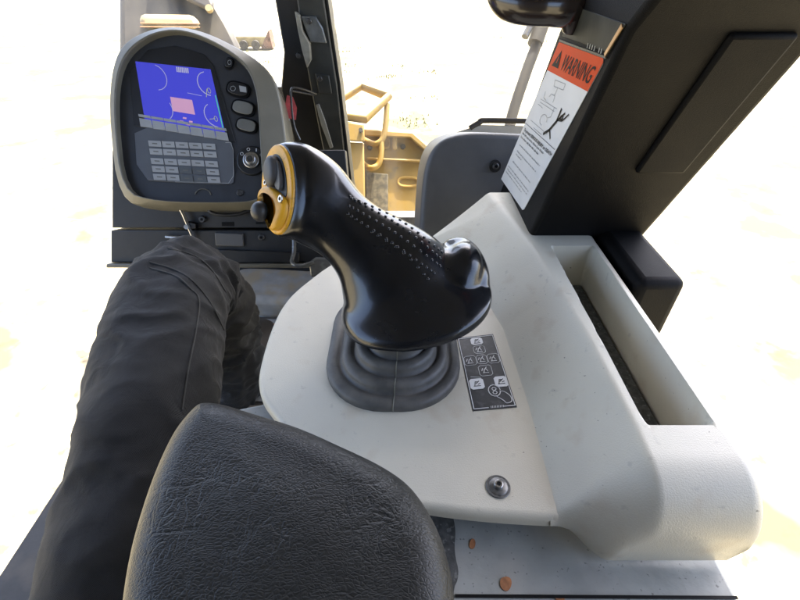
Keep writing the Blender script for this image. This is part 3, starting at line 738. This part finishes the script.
# ignition
kc = hm(252, 161, 0)
g = MB(); g.cyl(kc, nM, .028, .004, 40, .026); sw = g.build('ignition_switch', M['black'], mon, bevel=.001)
g = MB(); g.cyl(kc + nM * .004, nM, .0155, .004, 36, .0145); g.cyl(kc + nM * .008, nM, .0105, .006, 32, .009); g.build('lock_barrel', M['steel'], sw, bevel=.001)
g = MB(); g.cyl(kc + nM * .0138, nM, .0055, .0006, 20); g.build('key_slot', M['darksteel'], sw)
g = MB(); qx = hm(262, 161) - hm(252, 161); qx.normalize(); qy = hm(252, 151) - hm(252, 161); qy.normalize()
kt = kc + nM * .0042
def dot(a, r_=.021): return kt + (qx * math.cos(math.radians(a)) + qy * math.sin(math.radians(a))) * r_
text(g, 'O', lambda u, v: dot(145) + qx * (u - .5) * .006 + qy * (v - .5) * .006, 0, 0, 1, 1)
text(g, 'O', lambda u, v: dot(105) + qx * (u - .5) * .006 + qy * (v - .5) * .006, 0, 0, 1, 1)
text(g, 'I', lambda u, v: dot(65) + qx * (u - .5) * .002 + qy * (v - .5) * .006, 0, 0, 1, 1)
text(g, 'O', lambda u, v: dot(28) + qx * (u - .5) * .006 + qy * (v - .5) * .006, 0, 0, 1, 1)
g.build('switch_marks', M['label_white'], sw, smooth=False)
# screw on lower bezel and half round thumb notch
for (x, y) in ((240, 193),):
    g = MB(); g.cyl(hm(x, y, 0), nM, .006, .003, 20); g.build('screw', M['darksteel'], mon, bevel=.001)
g = MB(); g.ribbon([hm(203 + 8 * math.cos(math.radians(a)), 196 - 7 * math.sin(math.radians(a)), .0005) for a in range(10, 175, 12)], nM, .0016, .0012); g.build('latch_notch', M['shell'], mon)

# ================================================================== LOWER DASH
nD = V((.05, -.93, .36)).normalized(); pD = pd(240, 230, .86)
def hd(x, y, o=0): return hit(x, y, pD, nD) + nD * o
dash = thing('lower_dash', 'dusty black lower dash panel with screws and slots beneath the blue screen monitor', 'dashboard', hd(240, 262))
def dslab(px, f, b, mb=None):
    mb = mb or MB(); mb.prism([hd(*p, b) for p in px], [hd(*p, f) for p in px]); return mb
dslab([(112, 150), (345, 150), (352, 228), (112, 228)], .0, -.05).build('upper_panel', M['dash'], dash, bevel=.002)
dslab([(112, 230), (352, 230), (356, 262), (112, 262)], .004, -.05).build('lower_panel', M['dash'], dash, bevel=.002)
dslab([(110, 262.5), (356, 262.5), (356, 266.5), (110, 266.5)], .014, -.03).build('bottom_lip', M['shell'], dash, bevel=.002)
dslab([(216, 249), (232, 249), (300, 252), (300, 262), (218, 262)], .010, .002).build('raised_rib', M['dash'], dash, bevel=.002)
for (x, y) in ((203, 219), (262, 237), (318, 236)):
    g = MB(); g.cyl(hd(x, y, 0), nD, .007, .007, 20, .006); sc = g.build('screw', M['darksteel'], dash, bevel=.001)
    g = MB(); g.cyl(hd(x, y, .007), nD, .0028, .0005, 6); g.build('socket', M['ink'], sc)
for px in ([(222, 222), (234, 222), (234, 226), (222, 226)], [(256, 222), (266, 222), (266, 224), (256, 224)]):
    dslab(px, .001, -.001).build('slot', M['ink'], dash)
dslab([(189, 221), (198, 223), (198, 228), (188, 228)], .012, .0).build('latch', M['black'], dash, bevel=.001)
g = MB(); g.cyl(hd(189.5, 226, .012), nD, .0045, .004, 16); g.build('latch_pin', M['steel'], dash)
# loose clear plastic clip on the right of the dash
clip = thing('plastic_clip', 'small cloudy plastic pedal link just under the joystick neck', 'clip', pd(312, 275, .84))
g = MB(); g.tube(spline([pd(294, 240, .84), pd(294, 252, .84), pd(292, 262, .83), pd(300, 266, .82), pd(314, 262, .82)], 6), .004, 10); g.tube(spline([pd(296, 240, .84), pd(312, 247, .84), pd(326, 254, .83), pd(338, 262, .83)], 6), .004, 10)
g.build('wire_loop', M['clear'], clip)
g = MB(); g.prism(*[[pd(x, y, d) for x, y in ((309, 262), (316, 257), (332, 258), (334, 270), (324, 276), (311, 277))] for d in (.84, .82)]); g.build('block', M['clear'], clip, bevel=.004)

# ================================================================== FLOOR THINGS
foot = thing('footrest', 'dusty brown moulded footrest on the floor between the knee and the console', 'footrest', pz(265, 300, FZ))
q_ = chaikin([(*p, 0) for p in [(232, 300), (230, 275), (240, 266), (262, 266), (300, 268), (330, 270), (330, 300)]], 2)
q_ = [pz(p.x, p.y, FZ + .07) for p in q_]
g = MB(); g.prism([V((p.x, p.y, FZ)) for p in q_], q_); g.build('tread_block', M['foot'], foot, bevel=.018, seg=4)
mt_ = thing('floor_mat', 'grey ribbed rubber floor mat with dried dirt in front of the footrest', 'floor mat', pz(265, 340, FZ))
q_ = [pz(*p, FZ + .008) for p in ((150, 306), (340, 306), (360, 460), (120, 460))]
for p in q_: p.x = max(p.x, -.58)
g = MB(); g.prism([V((p.x, p.y, FZ + .001)) for p in q_], q_); g.build('sheet', M['floor'], mt_)
g = MB()
for k in range(14):
    y = q_[0].y - .01 - k * .028
    if y < q_[2].y: break
    g.bx(q_[0].x + .01, q_[1].x - .01, y - .010, y + .006, FZ + .008, FZ + .013)
g.build('ribs', mat('mat_rib', (.28, .275, .265), .7, var=.3, vscale=30, bump=.4, dust=[(20, .5, .65, (.26, .19, .12), .6)]), mt_, bevel=.002)
g = MB(); g.tube([hd(177, 198, .01), hd(186, 214, .012), hd(196, 238, .012)], .003, 8); g.tube([hd(168, 236, .01), hd(190, 237, .012)], .003, 8); g.build('brace', M['steel'], dash)
g = MB(); g.tube(spline([hd(206, 200, .004), hd(214, 212, .012), hd(236, 214, .012), hd(262, 208, .010), hd(284, 216, .012), hd(300, 236, .008)], 8), .0035, 8); g.build('cable', M['black'], dash)
dslab([(270, 212), (292, 213), (293, 226), (271, 225)], .014, .0).build('relay_cover', M['charcoal'], dash, bevel=.002)
dslab([(216, 232), (244, 233), (245, 246), (217, 245)], .009, .0).build('cover_plate', M['charcoal'], dash, bevel=.002)
lf = thing('dirt_clod', 'small orange brown clod of dried leaf and dirt on the ribbed mat', 'debris', pz(267, 328, FZ + .013))
g = MB()
for k in range(7):
    c_ = pz(267 + random.uniform(-4, 4), 328 + random.uniform(-3, 3), FZ + .018); g.ell(c_, V((random.uniform(.006, .012), 0, .002)), V((0, random.uniform(.005, .009), 0)), Z * .005, 7, 5)
g.build('crumbs', mat('dry_leaf', (.40, .17, .05), .8, var=.3, vscale=80), lf)

# ================================================================== RIGHT POST WITH WARNING LABEL
XP = .165; pP = V((XP, .5, .1)); nP = V((-1, 0, 0))
def hp(x, y, o=0): return hit(x, y, pP, nP) + nP * o
post = thing('console_post', 'black box post carrying the orange and white warning label, right of the console', 'post', hp(520, 220))
pp = [(575, -60), (567, 8), (497, 192), (512, 221), (533, 222), (627, 32), (700, -60)]
q_ = [hp(*p) for p in pp]
q_[3].z -= .02; q_[4].z -= .02; q_[2].z -= .02
q_[4].y -= .0
TX = V((.145, 0, 0))
g = MB(); g.prism(q_, [p + TX for p in q_]); g.build('body', M['post'], post, bevel=.006, seg=4)
# raised vertical ribs on the near face
g = MB()
A_, B_ = q_[5], q_[4]
nn = (B_ - A_).cross(V((1, 0, 0))).normalized()
if nn.y > 0: nn = -nn
for (f0, wd, t0, t1) in ((.075, .05, .0, .55),):
    c_ = A_.lerp(B_, (t0 + t1) / 2) + V((f0 + wd / 2, 0, 0)) + nn * .001; g.box(c_, V((wd / 2, 0, 0)), (B_ - A_) * ((t1 - t0) / 2), nn * .0035)
g.build('face_rib', M['post'], post, bevel=.003)
g = MB(); g.bx(.2525, .305, .37, .66, -.12, .065); g.build('side_trim', M['post'], post, bevel=.01, seg=3)
LC = [hp(559.8, 42, .0006), hp(606, 59, .0006), hp(523.6, 211, .0006), hp(501.5, 179, .0006)]
# the map along the label follows the plane so that drawings keep their real proportions
def lab(u, v, o=.0003): return bil(LC, u, v, nP * o)
g = MB(); c_ = [(.0, .0), (.97, .0), (1, .02), (1, .98), (.97, 1), (0, 1)]
g.prism([lab(*p, -.0006) for p in c_], [lab(*p, 0) for p in c_]); wl = g.build('warning_label', M['label_white'], post)
OB = 1 - ((LC[0] - hp(547.6, 67, .0006)).length / (LC[0] - LC[3]).length)
g = MB(); g.prism([lab(*p, 0) for p in ((.0, OB), (1, OB), (1, .985), (.97, 1), (0, 1))], [lab(*p, .0002) for p in ((.0, OB), (1, OB), (1, .985), (.97, 1), (0, 1))]); g.build('orange_header', M['label_orange'], wl, smooth=False)
print('orange bottom v', OB)
hh = 1 - OB
g = MB(); lk = lambda u, v: lab(u, v, .0005)
text(g, 'WARNING', lk, .29, OB + hh * .22, .66, hh * .52, .012)
tri = [(.07, OB + hh * .22), (.25, OB + hh * .22), (.16, OB + hh * .80)]
g.prism([lk(*p) for p in tri], [lk(*p) + nP * .0001 for p in tri])
g.build('signal_word', M['ink'], wl, smooth=False); g = MB()
def st(pts, wd, sp_=False):
    q2 = [lk(*p) for p in pts]; q2 = spline(q2, 5) if sp_ else q2; g.ribbon(q2, nP, wd, .0001)
ph = OB; SEP = 1 - ((LC[0] - hp(526, 126.5, .0006)).length / (LC[0] - LC[3]).length)
print('sep', SEP)
pk = lambda u, t: (u, SEP + (OB - SEP) * t)
st([pk(.72, .60), pk(.74, .40), pk(.68, .20), pk(.60, .08)], .0030)
st([pk(.68, .22), pk(.78, .10)], .0026); st([pk(.74, .40), pk(.82, .58)], .0020); st([pk(.73, .42), pk(.84, .46), pk(.90, .60)], .0016)
g.ribbon([lk(*pk(.80 + .025 * math.cos(t), .50 + .035 * math.sin(t))) for t in range(7)], nP, .0018, .0001)
g.build('figure_pictogram', M['ink'], wl, smooth=False); g = MB()
g.ribbon([lk(0.02, SEP), lk(.98, SEP)], nP, .0005, .0001)
# lettering block
text(g, 'To prevent SERIOUS INJURY or DEATH', lk, .07, SEP * .905, .90, SEP * .042, .02)
rnd = random.Random(3)
def strokes(u0, u1, v, h_):
    u = u0; hv_ = h_ * 9
    while u < u1:
        for _ in range(rnd.randint(3, 8)):      # letter-sized ticks, too small to read in the photograph
            hh2 = hv_ * rnd.choice((1, 1, 1.5)); g.ribbon([lk(u, v), lk(u + .002, v + hh2)], nP, h_ * .38, .0001)
            if rnd.random() < .6: g.ribbon([lk(u, v + hv_ * rnd.random()), lk(u + .010, v + hv_ * rnd.random())], nP, h_ * .3, .0001)
            u += .0165
            if u > u1: break
        u += .016
for (u1, v) in ((.80, .855), (.70, .80)): strokes(.07, u1, SEP * v, .0011)
for (u1, v) in ((.86, .70), (.84, .60), (.36, .55), (.84, .42), (.90, .30), (.92, .245), (.75, .19)): strokes(.14 if v > .35 else .07, u1, SEP * v, .0008)
g.build('lettering', M['ink'], wl, smooth=False)
g = MB()
for pts in ([(.30, .93), (.56, .95), (.57, .86), (.34, .84), (.30, .93)], [(.44, .85), (.44, .72)], [(.20, .70), (.22, .60), (.30, .58)], [(.16, .55), (.62, .57)], [(.18, .50), (.60, .51)], [(.34, .66), (.36, .72), (.46, .72), (.48, .62)], [(.56, .56), (.58, .40), (.52, .36)], [(.15, .45), (.30, .44)], [(.14, .12), (.68, .12)], [(.30, .04), (.56, .04)]):
    g.ribbon([lk(*pk(*p)) for p in pts], nP, .0005, .0001)
g.ribbon([lk(*pk(.45 + .09 * math.cos(t * .6), .28 + .10 * math.sin(t * .6))) for t in range(9)], nP, .0005, .0001)
tri2 = [(.125, OB + hh * .27), (.195, OB + hh * .27), (.16, OB + hh * .52)]
g.build('line_drawing', M['grey_ink'], wl, smooth=False)
g = MB(); g.prism([lab(*p, .0007) for p in ((.155, OB + hh * .36), (.168, OB + hh * .36), (.168, OB + hh * .58), (.155, OB + hh * .58))], [lab(*p, .0008) for p in ((.155, OB + hh * .36), (.168, OB + hh * .36), (.168, OB + hh * .58), (.155, OB + hh * .58))])
g.build('exclamation_bar', M['label_orange'], wl, smooth=False)
# metal plate above the label with a pale bar and stamped figures
pl_px = [(563, 36), (610, 53), (627, 24), (576, 6)]
g = MB(); g.prism([hp(*p, 0) for p in pl_px], [hp(*p, .0012) for p in pl_px]); mp_ = g.build('metal_plate', mat('olive_metal', (.03, .03, .023), .55, 0, var=.35, vscale=60, spec=.2), post, bevel=.0004)
g = MB(); g.ribbon([hp(561, 40.5, .0008), hp(607.5, 57.5, .0008)], nP, .0018, .001); g.build('plate_edge', M['pillar'], mp_)
g = MB(); g.ribbon([hp(608, 54, .0014), hp(624, 27, .0014)], nP, .0035, .001); g.build('brass_strip', mat('brass_strip', (.45, .28, .14), .35, .5), mp_)
g = MB()
for k in range(7):
    if k == 4: continue
    x, y = 589 + k * 2.3, 47.5 + k * .95
    g.ribbon([hp(x, y, .0014), hp(x + 1, y - 4, .0014)], nP, .0010, .0004)
g.build('stamped_marks', M['key'], mp_)

# black grab handle over the post
hd_ = thing('grab_handle', 'thick curved black grab handle crossing the top of the window above the warning label', 'handle', pd(545, 5, .42))
pa = spline([pd(497, -18, .43), pd(502, -4, .43), pd(520, 4, .42), pd(550, 6, .41), pd(573, 5, .40), pd(590, -12, .395), pd(600, -50, .39)], 8)
g = MB(); g.tube(pa, [.011 + .006 * sm(0, 14, i) for i in range(len(pa))], 24)
g.build('bar', mat('handle_gloss', (.018, .012, .010), .22, var=.2, coat=.4), hd_, angle=80)
g = MB(); g.tube(spline([pd(574, 2, .40), pd(574, 16, .405), pd(572, 30, .415)], 5), [.017 - .0008 * i for i in range(11)], 20); g.build('foot', mat('handle_foot', (.02, .014, .012), .25, coat=.3), hd_, angle=80)

# ================================================================== HOUSING
nH = V((.05, -.96, .28)).normalized(); pH = pd(470, 180, .74)
def hh_(x, y, o=0): return hit(x, y, pH, nH) + nH * o
hs = thing('side_housing', 'dark grey rounded plastic housing with one bolt, left of the warning label', 'housing', hh_(470, 250))
q_ = [(418, 262), (421, 205), (424, 172), (430, 153), (441, 140), (458, 134), (480, 132), (560, 136), (560, 262)]
qq = chaikin([(*p, 0) for p in q_], 2)
g = MB(); g.prism([hh_(p.x, p.y, -.12) for p in qq], [hh_(p.x, p.y, 0) for p in qq]); g.build('shell', M['charcoal'], hs, bevel=.009, seg=5)
P_ = hh_(495, 166, 0)
g = MB(); g.cyl(P_, nH, .0105, .0016, 28); ws_ = g.build('washer', M['black'], hs, bevel=.0006)
g = MB(); g.cyl(P_ + nH * .0016, nH, .0058, .006, 24, .005); g.build('bolt', M['darksteel'], ws_, bevel=.001)
g = MB(); g.cyl(P_ + nH * .0076, nH, .0026, .0005, 6); g.build('socket', M['ink'], ws_)
lg = thing('window_ledge', 'dusty beige ledge with dark rubber seal, behind the grey housing', 'ledge', pd(500, 135, .9))
g = MB(); g.prism([pd(x, y, .92) - Z * .03 for x, y in ((440, 136), (470, 127), (482, 124), (600, 127), (600, 150), (440, 150))], [pd(x, y, .92) for x, y in ((440, 136), (470, 127), (482, 124), (600, 127), (600, 150), (440, 150))]); g.build('shelf', M['trim'], lg, bevel=.003)
g = MB(); g.tube(spline([pd(470, 128, .92), pd(480, 122.5, .92), pd(492, 120.5, .92), (pd(600, 123, .92))], 8), .0055, 12); g.build('seal', M['brown'], lg)

# ================================================================== FRONT PILLAR
nV = V((0, -1, 0)); pV = pd(320, 100, .95)
def hv(x, y, o=0): return hit(x, y, pV, nV) + nV * o
pil = thing('window_pillar', 'dark corner pillar with bolted clamp plates between the two window panes', 'pillar', hv(325, 200))
def vslab(px, f, b, name, m, par, bv=.003):
    g = MB(); g.prism([hv(*p, b) for p in px], [hv(*p, f) for p in px]); return g.build(name, m, par, bevel=bv)
vslab([(262, -160), (300, -160), (303, 0), (313, 70), (325, 130), (345, 250), (300, 250), (296, 150), (281, 90), (284, 52), (275, 0)], 0, -.06, 'inner_channel', M['black'], pil)
vslab([(290, -160), (318, -160), (325, 0), (338, 85), (356, 250), (336, 250), (324, 150), (312, 90), (304, 45), (298, 0)], .012, -.04, 'outer_frame', M['pillar'], pil)
vslab([(318.5, -160), (322, -160), (328.5, 0), (341, 85), (360, 250), (356.5, 250), (338.3, 85), (325.3, 0)], .006, -.05, 'edge_seal', M['black'], pil, .001)
vslab([(302, 15), (317, 15.5), (324, 27), (328, 42), (312, 41), (308, 30)], .020, .012, 'clamp_plate', mat('bare_plate', (.16, .17, .17), .35, .4, var=.2, vscale=60), pil, .002)
vslab([(297, 10), (302, 14), (305, 30), (312, 42), (313, 58), (309, 66), (304, 48), (300, 28)], .026, .012, 'bracket', mat('dust_bracket', (.22, .21, .17), .5, var=.2, vscale=60), pil, .002)
vslab([(316, 72), (330, 74), (333, 92), (320, 92)], .016, .012, 'clamp_plate', M['pillar'], pil, .002)
for (x, y) in ((311, 20), (321, 77), (300, 54)):
    g = MB(); g.cyl(hv(x, y, .02 if y < 40 else .014), nV, .006, .006, 6, .0055); g.build('bolt', M['darksteel'], pil, bevel=.001)
vslab([(317, 103), (320, 102), (326, 118), (334, 145), (331, 146), (322, 122)], .018, .012, 'trim_strip', mat('trim_strip', (.22, .22, .19), .5), pil, .001)
wb = thing('wire_bracket', 'bent black wire bracket between the monitor and the window pillar', 'bracket', pd(292, 130, .86))
g = MB(); g.tube(chaikin([pd(316, 94, .93), pd(303, 89, .90), pd(292, 87, .87), pd(290.5, 92, .86), pd(293, 125, .86), pd(300, 140, .87)], 2, False), .0022, 10)
g.tube([pd(292, 91, .87), pd(314, 95, .93)], .0018, 8); g.build('wire', M['darksteel'], wb)
tg = thing('red_tag', 'small red and white tag hanging behind the wire bracket', 'tag', pd(290, 120, .88))
g = MB(); g.prism(*[[pd(x, y, d) for x, y in ((287, 95), (293, 97), (297, 108), (296, 120), (288, 118), (285, 106))] for d in (.885, .882)]); g.build('card', M['red'], tg)
g = MB(); g.prism(*[[pd(x, y, d) for x, y in ((285, 118), (290, 119), (290, 121), (285, 120))] for d in (.88, .878)]); g.build('white_stripe', M['label_white'], tg)

# glass panes
def pane(label, px, y_w):
    g = MB(); n_ = V((0, -1, 0)); p_ = V((0, y_w, 0)); q_ = [hit(*p, p_, n_) for p in px]
    g.prism([p + V((0, .005, 0)) for p in q_], q_); o = g.build('window_pane', M['glass'], loc=q_[0], smooth=False); tag(o, label, 'window', 'cab windows')
yW = hv(320, 100).y + .03
pane('dusty clear window pane right of the dark pillar, before yellow machine parts', [(318, -190), (352, 250), (640, 250), (760, -190)], yW)
pane('clear window pane left of the dark pillar, above the monitor', [(262, -190), (292, 220), (-200, 220), (-400, -190)], yW)

# ================================================================== OUTSIDE
yg = thing('machine_guard', 'dusty yellow steel guard panel with clipped corner outside the window', 'guard', pd(400, 230, 1.75))
def dsl(px, d0, d1, name, m, par, bv=.006, n_=None):
    g = MB(); g.prism([pd(x, y, d1) for x, y in px], [pd(x, y, d0) for x, y in px]); return g.build(name, m, par, bevel=bv)
dsl([(364, 131), (412, 134), (434, 154), (432, 232), (364, 232)], 1.78, 1.92, 'panel', M['cat_yellow'], yg)
dsl([(364, 129), (413, 132), (436, 153), (433, 158), (410, 138), (364, 136)], 1.74, 1.78, 'top_flange', M['cat_yellow'], yg)
dsl([(392, 150), (397, 150), (397, 134), (392, 134)], 1.755, 1.78, 'rib', M['cat_yellow'], yg)
dsl([(366, 157), (434, 160), (434, 163), (366, 160)], 1.755, 1.78, 'rib', M['cat_yellow'], yg)
def slot_ring(cx, cy, a, b, name):
    g = MB(); g.tube([pd(cx + a * math.copysign(abs(math.cos(t * math.pi / 12)) ** .6, math.cos(t * math.pi / 12)), cy + b * math.sin(t * math.pi / 12), 1.775) for t in range(24)], .006, 8, True); g.build(name, M['cat_yellow'], yg)
for (x, y) in ((370, 148), (403, 147), (426, 165), (370, 205), (428, 205)):
    g = MB(); g.cyl(pd(x, y, 1.78), -F, .011, .008, 6); g.build('bolt', M['brown'], yg)
dsl([(366, 172), (388, 174), (388, 212), (366, 210)], 1.765, 1.78, 'grille', mat('dusty_grille', (.10, .08, .045), .8, var=.5, vscale=60), yg, .003)
slot_ring(408, 182, 10, 4.5, 'slot_rim'); slot_ring(384, 143, 6, 5, 'slot_rim')
yc = thing('machine_post_box', 'tall yellow steel box column of the machine, just right of the window pillar', 'column', pd(353, 230, 1.6))
dsl([(330, 119), (364, 124), (365, 142), (332, 140)], 1.60, 1.9, 'cap', M['cat_yellow'], yc, .006)
dsl([(330, 141), (364, 143), (366, 240), (336, 240)], 1.62, 1.9, 'column', M['cat_yellow'], yc, .006)
g = MB(); g.cyl(pd(361, 131, 1.6), -F, .008, .012, 12); g.build('bolt', M['brown'], yc)
lp = thing('handrail_loop', 'angular flat yellow handrail loop standing on top of the yellow column', 'handrail', pd(350, 118, 1.6))
g = MB(); lpx = ([pd(326, 108, 1.66), pd(361, 86, 1.75), pd(388, 97, 1.70), pd(365, 119, 1.62), pd(332, 114, 1.60)]); g.tube(lpx, .017, 12, True); g.build('loop', M['cat_yellow'], lp)
ut = thing('bent_grab_rail', 'thin yellow tube grab rail bent into hooks in front of the guard panel', 'handrail', pd(382, 168, 1.68))
g = MB(); g.tube(spline([pd(387, 104, 1.70), pd(386, 122, 1.70), pd(383, 138, 1.70), pd(376, 144, 1.70), pd(366, 141, 1.72), pd(362, 138, 1.78)], 6), .0115, 12)
g.tube(spline([pd(381, 140, 1.70), pd(381, 155, 1.70), pd(378, 165, 1.70), pd(370, 168, 1.70), pd(362, 163, 1.76)], 6), .0115, 12); g.build('tube', M['cat_yellow'], ut)
# outside pole right
po = thing('mirror_pole', 'leaning brown pole with clamp outside the window beside the warning label', 'pole', pd(508, 140, 1.25))
g = MB(); g.tube(spline([pd(506, 150, 1.2), pd(512, 116, 1.2), pd(527, 70, 1.2), pd(541, 30, 1.2), pd(556, -40, 1.2)], 4), .015, 14); g.build('tube', M['brown'], po)
g = MB(); g.tube([pd(535, 44, 1.2), pd(542, 24, 1.2)], .021, 14); g.build('collar', M['brown'], po)
g = MB(); g.tube([pd(525, 37, 1.19), pd(534, 18, 1.19)], .010, 10); g.build('clamp_lever', M['darksteel'], po)
# hood and far objects at upper left
ho = thing('engine_hood', 'dusty dark brown sloping engine hood seen through the left window above the monitor', 'engine hood', pd(200, 60, 2.6))
dsl([(120, -40), (205, -20), (217, 4), (228, 22), (240, 46), (236, 75), (120, 75)], 2.6, 3.1, 'panel', M['far'], ho, .03)
dsl([(150, -40), (199, -30), (215, 4), (212, 12), (202, 8), (160, -12)], 2.45, 2.62, 'cover', mat('cover_brown', (.07, .058, .045), .5, var=.2, vscale=8), ho, .03)
g = MB(); g.cyl(pd(210, 10, 2.45), -F, .02, .02, 12); g.build('latch', M['tan'], ho)
tb_ = thing('striped_tank', 'tan tank with rusty stripes tucked against the dark engine hood', 'tank', pd(186, 30, 2.4))
dsl([(140, 14), (194, 15), (199, 22), (200, 29), (140, 27)], 2.4, 2.6, 'body', M['tan'], tb_, .03)
for y in (22.5, 26): dsl([(140, y), (200, y + .6), (200, y + 1.9), (140, y + 1.3)], 2.39, 2.42, 'stripe', M['rust'], tb_, .002)
mh = thing('far_machine', 'distant low tan machine with rusty end on bright sand left of the pillar', 'machine', pz(255, 50, -2.3))
mo = pz(252, 50, -2.3)
g = MB(); g.bx(mo.x - .9, mo.x + .6, mo.y, mo.y + .5, -2.2, -1.85); g.build('bed', M['tan'], mh, bevel=.05)
g = MB(); g.prism([V((mo.x + .35, mo.y - .05, -2.25)), V((mo.x + .8, mo.y - .05, -2.25)), V((mo.x + .75, mo.y - .05, -1.65))], [V((mo.x + .35, mo.y + .5, -2.25)), V((mo.x + .8, mo.y + .5, -2.25)), V((mo.x + .75, mo.y + .5, -1.65))]); g.build('rusty_end', mat('rusty_bin', (.16, .09, .06), .8, var=.4, vscale=8), mh, bevel=.02)
for k in range(3):
    g = MB(); g.cyl(V((mo.x - .7 + k * .45, mo.y - .04, -2.13)), V((0, -1, 0)), .16, .08, 20); g.build('wheel', M['far'], mh, bevel=.01)
# low dry scrub and gravel scattered over the sand
g = MB(); rn = random.Random(5)
cc_ = [pz(x, y, -2.3) for x, y in ((345, 52), (338, 72), (385, 78), (400, 66), (392, 76), (352, 48), (425, 98), (430, 72), (410, 118), (345, 66), (545, 42), (548, 22), (498, 38), (480, 8), (240, 52), (262, 62), (415, 125))]
for c_ in cc_:
    for k in range(32):
        rr2 = rn.gauss(0, .16); p = c_ + V((rn.gauss(0, .22), rr2, 0)); h_ = rn.uniform(.015, .07); a = rn.uniform(0, 6.28); d = V((math.cos(a), math.sin(a), 0)) * rn.uniform(.01, .035)
        g.add([p - d, p + d, p + d * .4 + V((rn.uniform(-.02, .02), rn.uniform(-.02, .02), h_))], [[0, 1, 2]])
o = g.build('scrub', mat('dry_scrub', (.24, .22, .09), .9, var=.4, vscale=2), smooth=False); o['kind'] = 'stuff'
